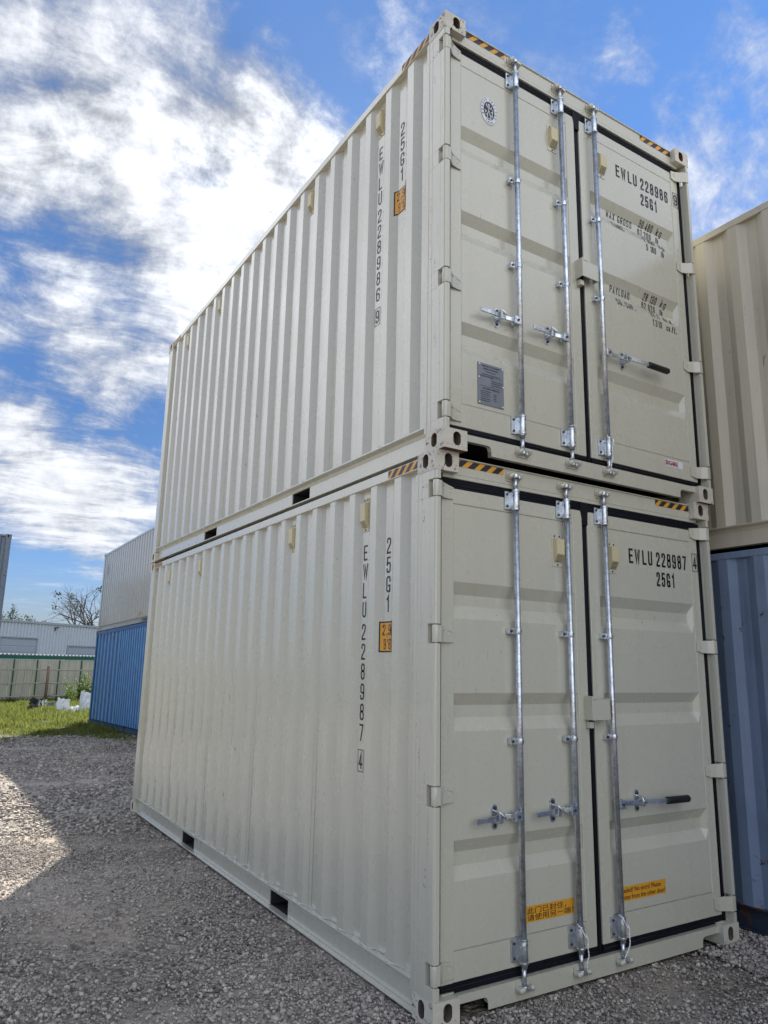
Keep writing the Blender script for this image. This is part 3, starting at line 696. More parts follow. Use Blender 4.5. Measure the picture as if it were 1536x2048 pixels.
        mb.box(cxx-0.014, cxx+0.014, RY-0.020, yp-0.0055, zh-0.026, zh-0.014); mb.box(cxx-0.012, cxx+0.012, RY-0.022, RY-0.014, zh-0.0145, zh+0.024)
        mb.tube([(cxx-0.014, RY-0.016, zh+0.034), (cxx+s_*-0.016, RY-0.030, zh+0.006), (cxx+0.020, RY-0.030, zh-0.004)], [0.006, 0.008, 0.005], 6)
        mb.tube([(cxx, yp-0.006, zh+0.030), (cxx, RY-0.012, zh+0.026)], 0.008, 8)
        mb.build('handle_catch', [m_galv, m_bolt], rod, bevel=0.0015)
    # lettering on the right door
    dr = doors[1]; dl = doors[0]
    yf = YD+0.0035-0.0012
    f = lambda u, v: (u, yf+groove(v), v)
    def put(par, polys, fn, ax, brk, nm='lettering'):
        mb = MB(); paint_on(mb, polys, fn, 0, ax, brk); mb.build(nm, m_ink, par, recalc=False)
    put(dr, fit_text('EWLU', 1.625, 1.861, 2.403, 0.100, 0.0145, sp=0.42), f, 1, GB, 'owner_code'); put(dr, fit_text(ident, 1.902, 2.225, 2.403, 0.100, 0.0145, sp=0.42), f, 1, GB, 'owner_number')
    put(dr, fit_text('25G1', 1.895, 2.075, 2.268, 0.098, 0.0145, sp=0.42), f, 1, GB, 'size_code')
    if weights:
        tt = 0.0068
        rows = [('30 480', 1.890, 2.050, 2.095, 'kg', 2.088, 2.148), ('67 200', 1.882, 2.042, 2.030, 'lb', 2.084, 2.118), ('2 350', 1.912, 2.042, 1.966, 'kg', 2.085, 2.145), ('5 180', 1.928, 2.046, 1.898, 'lb', 2.092, 2.128),
                ('28 130', 1.890, 2.045, 1.492, 'kg', 2.086, 2.146), ('62 020', 1.880, 2.036, 1.427, 'lb', 2.080, 2.114), ('37.1', 1.942, 2.040, 1.364, 'cu.m.', 2.082, 2.196), ('1 310', 1.940, 2.060, 1.294, 'cu.ft.', 2.104, 2.222)]
        for tx, a_, b_, z_, un, c_, d_ in rows: 
            pt_, cx0 = tx.split(' '), a_; wd = (b_-a_)/(len(tx)-0.45*tx.count(' ')-0.5*tx.count('.'))
            for w_ in pt_:
                x1_ = cx0+wd*(len(w_)-0.5*w_.count('.'))-wd*0.25; put(dr, fit_text(w_, cx0+(wd*0.2 if w_[0] == '1' else 0), x1_, z_, 0.053, tt), f, 1, GB, 'weight_figure'); cx0 = x1_+wd*0.80
            put(dr, fit_text(un, c_, d_, z_+0.001, 0.051, tt, shear=0.12), f, 1, GB, 'weight_unit')
        for tx, a_, b_, z_ in (('MAX GROSS', 1.535, 1.812, 2.050), ('TARE', 1.565, 1.690, 1.964), ('PAYLOAD', 1.535, 1.745, 1.450), ('CU. CAP.', 1.572, 1.765, 1.352)):
            put(dr, fit_text(tx, a_, b_, z_, 0.056, tt, shear=0.1 if 'M' in tx or 'Y' in tx else 0), f, 1, GB, 'weight_heading')
    g2 = lambda u, v: (u, YD-0.0012, v)
    put(dr, text_polys(chk, 2.296, 2.418, 0.096, 0.040, 0.0130)[0]+frame_polys(2.285, 2.345, 2.402, 2.530, 0.004), g2, 1, (), 'check_digit')
    # side wall lettering
    fs = lambda u, v: (cl.x(-u)-0.0013, -u, v)      # u = -y so letters read from outside
    br = [-b for b in cl.breaks]; q = []
    for k, ch in enumerate('EWLU'): put(swl, text_polys(ch, -0.828-0.0225, 2.358-0.1205*k, 0.100, 0.046, 0.0120)[0], fs, 0, br, 'letter')
    for k, ch in enumerate(ident): put(swl, text_polys(ch, -0.828-0.0225, 1.857-0.1212*k, 0.100, 0.046, 0.0120)[0], fs, 0, br, 'digit')
    put(swl, text_polys(chk, -0.828-0.021, 1.090, 0.096, 0.040, 0.0120)[0]+frame_polys(-0.861, -0.795, 1.072, 1.202, 0.004), fs, 0, br, 'check_digit'); q = []
    for k, ch in enumerate('25G1'): put(swl, text_polys(ch, -0.548-0.0225, 2.370-0.118*k, 0.100, 0.046, 0.0120)[0], fs, 0, br, 'letter' if ch == 'G' else 'digit')
    mb = MB(); b0, b1, c0, c1_ = -0.616, -0.452, 1.780, 1.962
    paint_on(mb, [rect_poly(b0, b1, c0, c1_)], fs, 1, 0, br)
    fs2 = lambda u, v: (cl.x(-u)-0.0020, -u, v); fs3 = lambda u, v: (cl.x(-u)-0.0027, -u, v)
    paint_on(mb, [rect_poly(b0+0.009, b1-0.009, c0+0.009, c1_-0.009)], fs2, 0, 0, br)
    paint_on(mb, fit_text('2,9m', b0+0.022, b1-0.016, 1.880, 0.064, 0.0068)+fit_text('9\'6"', b0+0.032, b1-0.03, 1.796, 0.064, 0.0068), fs3, 1, 0, br)
    mb.build('height_label', [m_amber, m_navy], swl, recalc=False)
    return doors, dl, dr, f

def rope(name, label, pts, r=0.0042):
    mb = MB()
    # two twisted strands
    P_ = [Vector(p) for p in pts]; fine = []
    for i in range(len(P_)-1):
        p0 = P_[max(i-1, 0)]; p1 = P_[i]; p2 = P_[i+1]; p3 = P_[min(i+2, len(P_)-1)]
        for k in range(8):
            t = k/8; fine.append(0.5*((2*p1)+(p2-p0)*t+(2*p0-5*p1+4*p2-p3)*t*t+(3*p1-p0-3*p2+p3)*t**3))
    fine.append(P_[-1])
    for ph in (0, math.pi):
        q = [p+Vector((math.cos(i*0.9+ph), 0.5*math.sin(i*0.9+ph), math.sin(i*0.9+ph)))*r*0.45 for i, p in enumerate(fine)]
        mb.tube(q, r*0.62, 6)
    o = mb.build(name, m_rope); tag(o, label, 'rope', 'white ropes tied to the lower ends of the locking bars'); return o

def transform_pts(pts, root):
    mtx = Matrix.Translation(root.location) @ root.rotation_euler.to_matrix().to_4x4()
    return [mtx @ Vector(p) for p in pts]

def stain(mb, fn, cx_, cz_, n, sx_, sz_, rnd, base=0.004):
    for _ in range(n):
        a = rnd.uniform(-1, 1)*sx_; b = rnd.uniform(-1, 1)*sz_; r_ = base*rnd.uniform(0.3, 1.2)
        q = [fn(cx_+a+r_*rnd.uniform(.5, 1.2)*math.cos(t), cz_+b+r_*rnd.uniform(.6, 1.8)*math.sin(t)) for t in [k*math.pi/3 for k in range(6)]]
        mb.add(q, [tuple(range(6))], 0)

SEAMS = (1.41, 2.52, 3.63, 4.74)
lower, lsw, lcl = container('shipping_container', 'beige container standing on the gravel under its twin, marked EWLU 228987', (0, 0, 0), door=True, hazard=True, group='pair of beige door-end containers', seams=SEAMS)
side_vents(lsw, lcl, lower)
dL, dl, dr, fdoor = door_end(lower, lsw, lcl, '228987', '4', False)
upper, usw, ucl = container('shipping_container', 'beige container on top of its twin, marked EWLU 228986, with weight table on its door', (0.0224, -0.0501, 2.896), (0, 0, 0.0070), door=True, hazard=True, group='pair of beige door-end containers', seams=SEAMS)
side_vents(usw, ucl, upper)
dU, ul, ur, _ = door_end(upper, usw, ucl, '228986', '9', True)

# lower stickers
yf = YD+0.0035-0.0012
mb = MB(); fp = lambda u, v: (u, yf, v); fq = lambda u, v: (u, yf-0.0008, v)
paint_on(mb, [rect_poly(0.655, 1.018, 0.360, 0.440)], fp, 0)
paint_on(mb, font_polys('此门已封住，\n请使用另一端！', 0.664, 1.010, 0.366, 0.433, 0.003), fq, 1)
mb.build('warning_sticker', [m_amber, m_ink], dl, recalc=False)
mb = MB(); paint_on(mb, [rect_poly(1.405, 1.812, 0.362, 0.442)], fp, 0)
paint_on(mb, font_polys('Sealed! No entry! Please\nenter from the other door!', 1.414, 1.806, 0.370, 0.434, 0.006), fq, 1)
mb.build('warning_sticker', [m_amber, m_ink], dr, recalc=False)

# upper: data plate, maker label, round emblem
mb = MB(); px0, px1, pz0, pz1 = 0.287, 0.487, 0.333, 0.594
mb.box(px0, px1, yf-0.0045, yf-0.0005, pz0, pz1, 0)
for a_, b_ in ((px0+.01, pz1-.01), (px1-.01, pz1-.01), (px0+.006, .50), (px1-.006, .47), (px0+.01, pz0+.01), (px1-.01, pz0+.01)): mb.tube([(a_, yf-0.0045, b_), (a_, yf-0.0075, b_)], 0.0055, 8, 2)
fpl = lambda u, v: (u, yf-0.0053, v)
paint_on(mb, font_polys('APPROVED FOR TRANSPORT', px0+.025, px1-.025, .573, .582, 0.03)+font_polys('UNDER CUSTOMS SEAL', px0+.04, px1-.04, .556, .565, 0.03)+font_polys('CSC SAFETY APPROVAL', px0+.035, px1-.035, .430, .441, 0.03), fpl, 1)
for k, (a_, b_, z_) in enumerate([(.06, .14, .54), (.03, .17, .522), (.02, .12, .508), (.11, .19, .488), (.11, .185, .476), (.115, .19, .462), (.02, .10, .415), (.02, .09, .403), (.02, .10, .391), (.02, .085, .379), (.02, .10, .367), (.02, .09, .355), (.12, .14, .403), (.12, .14, .391), (.12, .14, .379), (.12, .14, .367)]):
    q = a_
    while q < b_-0.002:
        w_ = random.uniform(.004, .011); paint_on(mb, [rect_poly(px0+q, px0+min(q+w_, b_), z_, z_+.005)], fpl, 1); q += w_+.003
paint_on(mb, [rect_poly(px0+.01, px1-.01, .449, .4505), rect_poly(px0+.105, px0+.1065, .449, .515), rect_poly(px0+.01, px1-.01, .515, .5165)], fpl, 1)
mb.build('data_plate', [m_plate, m_ink, m_white], ul, bevel=0)
mb = MB(); fl1 = lambda u, v: (u, YD-0.0006, v); fl2 = lambda u, v: (u, YD-0.0014, v)
paint_on(mb, [rect_poly(1.985, 2.185, .232, .284)], fl1, 0); paint_on(mb, font_polys('SINGAMAS', 1.991, 2.128, .240, .277, 0.035), fl2, 1)
mb.build('maker_label', [m_white, m_red], ur, recalc=False)
mb = MB(); ex, ez, ea, eb = 0.399, 2.376, 0.073, 0.106
def ell(a_, b_, n=40): return [Vector((ex+a_*math.cos(2*math.pi*k/n), ez+b_*math.sin(2*math.pi*k/n))) for k in range(n)]
fr_ = lambda u, v: (u, yf-0.0016, v)
for a_, b_, ff, mm in ((ea, eb, fp, 0), (ea-.0035, eb-.0035, fq, 1), (ea-.0055, eb-.0055, fr_, 0)): mb.add([ff(p[0], p[1]) for p in ell(a_, b_)], [tuple(range(40))], mm)
fs4 = lambda u, v: (u, yf-0.0024, v); fs5 = lambda u, v: (u, yf-0.0032, v)
mb.add([fs4(p[0], p[1]) for p in ell(0.046, 0.068)], [tuple(range(40))], 1)
def ringtext(txt, a0, a1, flip=False):
    for k, ch in enumerate(txt):
        if ch == ' ': continue
        t = R(a0+(a1-a0)*k/(len(txt)-1)); cxr, czr = ex+0.0575*math.cos(t), ez+0.086*math.sin(t)
        rot = t-math.pi/2 if not flip else t+math.pi/2
        pl, _ = text_polys(ch, -0.0045, -0.0075, 0.015, 0.009, 0.0026)
        for q in pl: mb.add([fs4(cxr+p[0]*math.cos(rot)-p[1]*math.sin(rot), czr+p[0]*math.sin(rot)+p[1]*math.cos(rot)) for p in q], [(0, 1, 2, 3)], 1)
ringtext('BUREAU VERITAS', 205, -25); ringtext('1828', 245, 295, True)
fig = [[(0, .03), (.004, .045), (-.004, .048), (-.007, .038), (0, .03)], [(0, .03), (-.004, .005), (.004, -.012), (.012, -.05)], [(-.002, .0), (-.012, -.02), (-.016, -.052)], [(0, .026), (.014, .018), (.022, .036)], [(-.002, .026), (-.016, .022), (-.020, .045), (-.024, .030)], [(.018, -.005), (.030, .004), (.026, -.02)], [(-.036, -.004), (-.022, -.008), (-.034, -.02)], [(.014, -.03), (.028, -.028), (.022, -.042)], [(-.03, -.03), (-.02, -.034)], [(-.02, -.056), (.02, -.056)], [(.024, .018), (.034, .014)]]
for pl in fig:
    for q in stroke([Vector((ex+p[0], ez+p[1]*1.05)) for p in pl], 0.0050, False): mb.add([fs5(p[0], p[1]) for p in q], [(0, 1, 2, 3)], 0)
mb.build('classification_emblem', [m_white, m_navy], ul, recalc=False)

# marks the handling machines left: chips near the lifting corners, sealant beads along the bottom rail
rnd = random.Random(5)
for root, swl_, cl_ in ((lower, lsw, lcl), (upper, usw, ucl)):
    mb = MB()
    for y_, z_, n_, a_, b_ in ((0.11, 2.50, 9, .012, .03), (0.13, 2.62, 7, .012, .02), (0.15, 1.55, 12, .012, .12), (0.10, 2.68, 14, .03, .015), (0.14, 1.30, 14, .015, .08), (.09, .62, 12, .012, .05), (0.15, .9, 6, .02, .02)):
        stain(mb, lambda u, v: (0.0012, u, v), y_+rnd.uniform(-.01, .01), z_+rnd.uniform(-.05, .05), n_, a_, b_, rnd, 0.0026)
        mb.build('scuff_mark', m_bump, root, recalc=False); mb = MB()
    for k in range(24):      # scratches and rust on and beside the lifting corners
        mb = MB()
        y_ = rnd.choice((rnd.uniform(.012, .03), rnd.uniform(.02, .17))); z_ = rnd.choice((rnd.uniform(.012, .03), rnd.uniform(.09, .112), rnd.uniform(2.785, 2.80), rnd.uniform(2.86, 2.885)))
        stain(mb, lambda u, v: (-0.0010, u, v), y_, z_, 6, rnd.uniform(.002, .02), rnd.uniform(.002, .012), rnd, 0.0022)
        mb.build('rust_mark', m_rust, root, recalc=False)
    for k in range(14):
        mb = MB()
        x_ = rnd.uniform(.012, .15); z_ = rnd.choice((rnd.uniform(.012, .03), rnd.uniform(2.79, 2.885)))
        stain(mb, lambda u, v: (u, -0.0010, v), x_, z_, 5, rnd.uniform(.002, .02), rnd.uniform(.002, .010), rnd, 0.0022)
        mb.build('rust_mark', m_rust, root, recalc=False)
    mb = MB()
    for k in range(10):      # long scuffs up the corner post
        y_ = rnd.uniform(.03, .16); z_ = rnd.uniform(.4, 2.6); q_ = []
        for j in range(rnd.randint(6, 16)): y_ += rnd.gauss(0, .0016); z_ += .012; stain(mb, lambda u, v: (0.0012, u, v), y_, z_, 1, .0006, .002, rnd, 0.0020)
        mb.build('scuff_mark', m_bump, root, recalc=False); mb = MB()
    mb = MB(); q = []
    y_ = 0.20
    while y_ < 5.85:
        q.append((cl_.x(y_)-0.001+rnd.uniform(-.001, .001), y_, 0.1685+rnd.uniform(0, .005)+(0.008 if rnd.random() < .06 else 0))); y_ += 0.02+rnd.uniform(0, .012)
    mb.tube(q, 0.0042, 5); mb.build('sealant_bead', m_post, swl_)

# ropes on the locking bars
def rp(root, rx, name_lbl, loop=True, low=0.06):
    y = -0.012
    pts = [(rx-0.026, 0.012, .318), (rx-0.022, y-0.004, .300), (rx-0.006, y-0.010, .268), (rx+0.016, y-0.012, .245), (rx+0.026, 0.000, .262), (rx+0.024, y-0.004, .238), (rx+0.014, y-0.012, .205), (rx+0.018, y-0.012, .160), (rx+0.008, y-0.006, .120), (rx+0.016+0.012*(rx > 1.2), y-0.004, low)]
    if rx > 1.2: pts = pts[:-3]+[(rx+0.014, y-0.012, .165), (rx-0.002, y-0.010, .135), (rx-0.026, y-0.006, .098)]
    rope('rope', name_lbl, transform_pts(pts, root))
rp(lower, 1.018, 'white rope hanging from middle locking bar of the lower container', low=.075)
rp(lower, 1.357, 'white rope tied round the right locking bar of the lower container')
rope('rope', 'thin rope looped over middle locking bar of the upper container', transform_pts([(1.018-0.026, 0.0, .312), (1.01, -0.012, .318), (1.018+.02, -0.014, .305), (1.018+.034, -.006, .285), (1.018+.036, 0.0, .255)], upper), 0.0036)
rope('rope', 'thin rope hanging down right locking bar of the upper container', transform_pts([(1.357-0.028, 0.0, .318), (1.357-.022, -.012, .290), (1.357, -.016, .262), (1.357+.022, -.012, .266), (1.357+.028, -.004, .300), (1.357+.012, -.014, .258), (1.357, -.014, .215), (1.357+.006, -.012, .165), (1.357-.006, -.010, .125), (1.357-.012, -.010, .085)], upper), 0.0036)

# ------------------------------------------------------------------ the other stacks
m_cream = mat('aged_cream_paint', (0.50, 0.46, 0.36), 0.5, var=0.06, vscale=1.2, streak=0.16, scratch=1.0, bump=0.05, bscale=2.5, grime=0.08, coat=0.3)
m_steel = mat('faded_steel_blue_paint', (0.17, 0.23, 0.335), 0.50, var=0.16, vscale=1.6, streak=0.30, rust=0.20, scratch=1.0, bump=0.06, bscale=2.5, grime=0.30, coat=0.15)
m_steel_d = mat('scuffed_dark_blue_rail', (0.022, 0.035, 0.06), 0.6, var=0.3, vscale=3, rust=0.75, grime=0.5)
m_blue = mat('bright_blue_paint', (0.010, 0.095, 0.290), 0.35, spec=0.3, var=0.18, vscale=1.5, streak=0.30, rust=0.15, scratch=1.0, bump=0.015, bscale=4, grime=0.35, coat=0.25)
m_blue_d = mat('rusty_blue_rail', (0.03, 0.09, 0.17), 0.6, var=0.3, vscale=3, rust=0.85, grime=0.5)
m_backbeige = mat('pale_beige_paint', (0.40, 0.385, 0.33), 0.30, var=0.04, streak=0.06, bump=0.015, coat=0.9)
m_slate = mat('slate_grey_paint', (0.115, 0.15, 0.20), 0.5, var=0.08, streak=0.15, rust=0.25, bump=0.1)
NX = 2.652
NY = -5.95
def shift_phase(ph, per=0.278): return ph
cN = Corr(y0=(0.013-NY) % 0.278, lo=0.19, hi=12.0, x0=0.008)
container('shipping_container', 'weathered cream container stacked on a steel blue one at the right edge', (NX, NY, 2.596), Lc=12.192, H=2.591, paint=m_cream, post=m_cream, cast=m_cream, corr=cN, pockets=((4.2, 4.55), (7.7, 8.05)), rails=0.06)
cN2 = Corr(y0=0.14, lo=0.19, hi=12.0, x0=0.008, dep=0.024)
steel = container('shipping_container', 'steel blue container with rusty dark bottom rail at the right edge', (NX, NY, 0.0), Lc=12.192, H=2.591, paint=m_steel, post=m_steel, cast=m_steel_d, corr=cN2, pockets=((1.0, 1.35), (10.7, 11.05)), rails=0.05)
RB = (-0.0185, 0, 0.0207); BX, BY, BZ = 2.742, 10.21, -0.041
cB = Corr(y0=0.25, per=0.262, a=0.115, b=0.135, c=0.215, lo=0.19, hi=12.0, dep=0.050)
Mb = Matrix.Translation((BX, BY, BZ)) @ Euler(RB).to_matrix().to_4x4()
cb1 = Corr(y0=0.25, per=0.236, a=0.085, b=0.115, c=0.20, lo=0.19, hi=9.0, dep=0.030)
class Corr2:      # fine ribs on the near part, broad ribs on the far part
    def __init__(s):
        a = Corr(y0=0.25, per=0.236, a=0.115, b=0.125, c=0.190, lo=0.19, hi=8.95, dep=0.09); b = Corr(y0=8.96, per=0.45, a=0.19, b=0.21, c=0.38, lo=8.96, hi=12.0, dep=0.17)
        s.a, s.b = a, b; s.pts = a.pts+b.pts; s.lo = 0.19; s.hi = 12.0; s.breaks = a.breaks+b.breaks
    def x(s, y): return s.a.x(y) if y < 8.955 else s.b.x(y)
blue = container('shipping_container', 'bright blue container on the ground behind the beige pair', (BX, BY, BZ), RB, Lc=12.192, H=2.896, paint=m_blue, post=m_blue, cast=m_blue_d, corr=Corr2(), lit_crest=mat('lit_blue_crest_paint', (0.11, 0.32, 0.58), 0.5, var=0.2, vscale=3, streak=0.3, rust=0.1), pockets=((4.2, 4.55), (5.2, 5.55)), rails=0.10)  # the crest material puts the bright rib lines into the colour
for ro_, ma_ in ((blue, m_blue_d), (steel, m_steel_d)):
    for ch in ro_.children:
        if ch.name.startswith('bottom_side_rail'): ch.data.materials.clear(); ch.data.materials.append(ma_)
bb = container('shipping_container', 'pale beige container stacked on the bright blue one in the background', tuple(Mb @ Vector((0.03, 0.05, 2.898))), RB, Lc=12.192, H=2.591, paint=m_backbeige, post=m_backbeige, cast=m_backbeige, corr=cB, pockets=((6.95, 7.25), (3.0, 3.35)), rails=0.06)
mb = MB(); mb.box(0.004, 0.0055, 7.05, 7.28, 0.235, 0.315); mb.build('caution_label', m_amber, bb)
mb = MB()
for k, (ty, tz) in enumerate([(11.55, 2.05), (11.55, 1.93), (11.55, 1.81), (11.35, 2.08), (11.35, 1.96), (11.35, 1.84)]):
    ch = '22G1U8'[k]; fn_ = lambda u, v: (cB.x(-u)-0.002, -u, v); paint_on(mb, text_polys(ch, -ty-0.03, tz, 0.09, 0.06, 0.014)[0], fn_, 0, 0, [-b for b in cB.breaks])
mb.build('lettering', m_ink, bb, recalc=False)
LX, LY = -0.503, 20.25
container('shipping_container', 'slate grey container at the bottom of the stack on the left edge', (LX-WD, LY, -0.26), Lc=12.192, H=2.896, paint=m_slate, post=m_slate, cast=m_slate)
container('shipping_container', 'slate grey container on top of the stack on the left edge', (LX-WD, LY, 2.638), Lc=12.192, H=2.591, paint=m_slate, post=m_slate, cast=m_slate)

# ------------------------------------------------------------------ ground
def gz(y):
    if y < 8: return 0.0
    if y < 22.5: return -0.0185*(y-8)
    return -0.268-0.032*min(1, (y-22.5)/8)
def gmat():
    global nt
    m = bpy.data.materials.new('crushed_gravel_ground'); m.use_nodes = True; keep = nt; nt = m.node_tree
    b = nt.nodes['Principled BSDF']; b.inputs['Roughness'].default_value = 0.95; b.inputs['Specular IOR Level'].default_value = 0.15
    V = N('ShaderNodeTexCoord').outputs['Object']
    vo = N('ShaderNodeTexVoronoi'); L(V, vo.inputs['Vector']); vo.inputs['Scale'].default_value = 48
    vo2 = N('ShaderNodeTexVoronoi'); L(V, vo2.inputs['Vector']); vo2.inputs['Scale'].default_value = 20
    cr = N('ShaderNodeValToRGB'); cr.color_ramp.elements[0].color = (0.11, 0.095, 0.08, 1); cr.color_ramp.elements[1].color = (0.42, 0.37, 0.31, 1)
    sp = N('ShaderNodeSeparateColor'); L(vo.outputs['Color'], sp.inputs[0]); L(sp.outputs[0], cr.inputs[0])
    fine = N('ShaderNodeRGB'); fine.outputs[0].default_value = (0.44, 0.38, 0.31, 1)
    pt = MR(noise(V, 1.1, 6, 0.6), 0.44, 0.62)
    x = N('ShaderNodeMix', data_type='RGBA'); L(M('MULTIPLY', pt, 0.75), x.inputs[0]); L(cr.outputs[0], x.inputs[6]); L(fine.outputs[0], x.inputs[7])
    # dirt and humus towards the grass
    spx = N('ShaderNodeSeparateXYZ'); L(V, spx.inputs[0])
    gr = MR(M('ADD', M('ADD', spx.outputs[1], M('MULTIPLY', spx.outputs[0], 0.6)), M('MULTIPLY', noise(V, 0.9, 6, 0.6), 4.0)), 18.0, 20.5)
    y_ = N('ShaderNodeMix', data_type='RGBA'); L(gr, y_.inputs[0]); L(x.outputs[2], y_.inputs[6]); y_.inputs[7].default_value = (0.075, 0.085, 0.03, 1)
    L(y_.outputs[2], b.inputs['Base Color'])
    h = M('ADD', M('MULTIPLY', M('SUBTRACT', 1.0, vo.outputs['Distance']), 0.5), M('MULTIPLY', M('SUBTRACT', 1.0, vo2.outputs['Distance']), 0.6))
    h = M('ADD', M('MULTIPLY', h, M('SUBTRACT', 1.25, pt)), M('MULTIPLY', noise(V, 120, 4, 0.7), 0.35))
    bp = N('ShaderNodeBump'); bp.inputs['Strength'].default_value = 1.0; bp.inputs['Distance'].default_value = 0.022; L(h, bp.inputs['Height']); L(bp.outputs[0], b.inputs['Normal'])
    nt = keep; return m
m_ground = gmat()
xs = sorted(set([-900, -300, -120, -60, -30]+list(np.arange(-16, 24.01, 0.5))+[40, 70, 130, 300, 900])); ys = sorted(set([-900, -300, -100, -40, -20]+list(np.arange(-10, 45.01, 0.5))+[60, 90, 150, 300, 900]))
mb = MB(); vs = [(float(x), float(y), gz(y)-0.012+(0.006*math.sin(x*1.7+y)+0.006*math.sin(y*2.3-x*.6) if y < 40 and abs(x) < 20 else 0)) for y in ys for x in xs]; nx = len(xs)
mb.add(vs, [(j*nx+i, j*nx+i+1, (j+1)*nx+i+1, (j+1)*nx+i) for j in range(len(ys)-1) for i in range(nx-1)], 0, True)
g = mb.build('ground', m_ground, recalc=False); tag(g, kind='structure')

def foot(x, y):   # inside a container footprint
    ins = (x > 0.0) & (x < 2.45) & (y > 0.03) & (y < 6.05)
    ins |= (x > 2.66) & (y < 6.2)
    bx = 2.742-0.0207*(y-10.21); ins |= (x > bx+0.02) & (x < bx+2.4) & (y > 10.2) & (y < 22.3)
    ins |= (x < LX) & (x > LX-2.4) & (y > LY)
    return ins
def rock_mat():
    global nt
    m = bpy.data.materials.new('limestone_chips'); m.use_nodes = True; keep = nt; nt = m.node_tree
    b = nt.nodes['Principled BSDF']; b.inputs['Roughness'].default_value = 0.9; b.inputs['Specular IOR Level'].default_value = 0.2
    ge = N('ShaderNodeNewGeometry'); cr = N('ShaderNodeValToRGB'); e = cr.color_ramp.elements
    e[0].color = (0.11, 0.10, 0.095, 1); e[1].color = (0.62, 0.585, 0.53, 1)
    for p_, c_ in ((0.15, (0.23, 0.205, 0.18, 1)), (0.60, (0.38, 0.345, 0.30, 1)), (0.95, (0.47, 0.43, 0.375, 1)), (0.99, (0.54, 0.50, 0.45, 1))):
        q = e.new(p_); q.color = c_
    L(ge.outputs['Random Per Island'], cr.inputs[0])
    V = N('ShaderNodeTexCoord').outputs['Object']; k = MR(noise(V, 70, 4, 0.6), 0.3, 0.7, 0.82, 1.15, False)
    x = N('ShaderNodeVectorMath', operation='SCALE'); L(cr.outputs[0], x.inputs[0]); L(k, x.inputs['Scale']); L(x.outputs[0], b.inputs['Base Color'])
    nt = keep; return m
m_rock = rock_mat()
PH = (1+5**.5)/2
ICO = np.array([(-1,PH,0),(1,PH,0),(-1,-PH,0),(1,-PH,0),(0,-1,PH),(0,1,PH),(0,-1,-PH),(0,1,-PH),(PH,0,-1),(PH,0,1),(-PH,0,-1),(-PH,0,1)])/math.sqrt(1+PH*PH)
ICF = np.array([(0,11,5),(0,5,1),(0,1,7),(0,7,10),(0,10,11),(1,5,9),(5,11,4),(11,10,2),(10,7,6),(7,1,8),(3,9,4),(3,4,2),(3,2,6),(3,6,8),(3,8,9),(4,9,5),(2,4,11),(6,2,10),(8,6,7),(9,8,1)])
def soup(name, base, faces, pos, rad, rotz, tilt, jit, flat, material, kindlabel):
    n = len(pos); nv = len(base); k = faces.shape[1]
    v = np.repeat(base[None], n, 0)*(1+NP.uniform(-jit, jit, (n, nv, 1)))
    v *= (rad[:, None]*np.stack([NP.uniform(.75, 1.35, n), NP.uniform(.65, 1.0, n), NP.uniform(flat[0], flat[1], n)], 1))[:, None, :]
    ca, sa = np.cos(rotz), np.sin(rotz); ct, st = np.cos(tilt), np.sin(tilt)
    y = v[..., 1]*ct[:, None]-v[..., 2]*st[:, None]; z = v[..., 1]*st[:, None]+v[..., 2]*ct[:, None]; x = v[..., 0]
    X = x*ca[:, None]-y*sa[:, None]; Y = x*sa[:, None]+y*ca[:, None]
    V = np.stack([X, Y, z], -1)+pos[:, None, :]
    F = (faces[None]+(np.arange(n)*nv)[:, None, None]).reshape(-1, k)
    me = bpy.data.meshes.new(name); me.vertices.add(n*nv); me.vertices.foreach_set('co', V.reshape(-1).astype(np.float32))
    me.loops.add(F.size); me.loops.foreach_set('vertex_index', F.reshape(-1).astype(np.int32))
    me.polygons.add(len(F)); me.polygons.foreach_set('loop_start', (np.arange(len(F))*k).astype(np.int32)); me.polygons.foreach_set('loop_total', np.full(len(F), k, np.int32))
    me.materials.append(material); me.update(calc_edges=True)
    o = bpy.data.objects.new(name, me); C.objects.link(o); tag(o, kindlabel[0], kindlabel[1], kind='stuff'); return o
def lownoise(x, y):
    return np.clip(0.5+0.22*np.sin(x*2.1+1.3*np.sin(y*1.1))+0.25*np.sin(y*1.9+1.7*np.sin(x*1.3+2))+0.16*np.sin(x*4.7+y*3.1+2*np.sin(y*2.7)), 0, 1)
CX, CY = -2.2887, -3.1823
def polar(n, r0, r1, az0, az1, pw=1.0):
    r = np.sqrt(NP.uniform(0, 1, n)**pw*(r1*r1-r0*r0)+r0*r0); a = np.radians(NP.uniform(az0, az1, n)); return CX+r*np.sin(a), CY+r*np.cos(a)
GZ = np.vectorize(gz)
X_, Y_ = polar(280000, 2.2, 8.6, -14, 68, 1.4)
keep_ = ~foot(X_, Y_) & (NP.uniform(0, 1, len(X_)) < 0.12+0.95*lownoise(X_, Y_)); X_, Y_ = X_[keep_], Y_[keep_]
rad = np.clip(NP.lognormal(math.log(0.0060), 0.42, len(X_)), 0.0032, 0.019)
pos = np.stack([X_, Y_, GZ(Y_)-0.004+rad*NP.uniform(-.1, .45, len(X_))], 1)
soup('gravel', ICO, ICF, pos, rad, NP.uniform(0, 6.28, len(X_)), NP.uniform(-.7, .7, len(X_)), .24, (.45, .9), m_rock, ('loose grey crushed limestone covering the yard', 'gravel'))
BOXV = np.array([(x, y, z) for z in (-.7, .6) for y in (-.75, .75) for x in (-.75, .75)]); BOXF = np.array([(0, 2, 3, 1), (4, 5, 7, 6), (0, 1, 5, 4), (2, 6, 7, 3), (0, 4, 6, 2), (1, 3, 7, 5)])
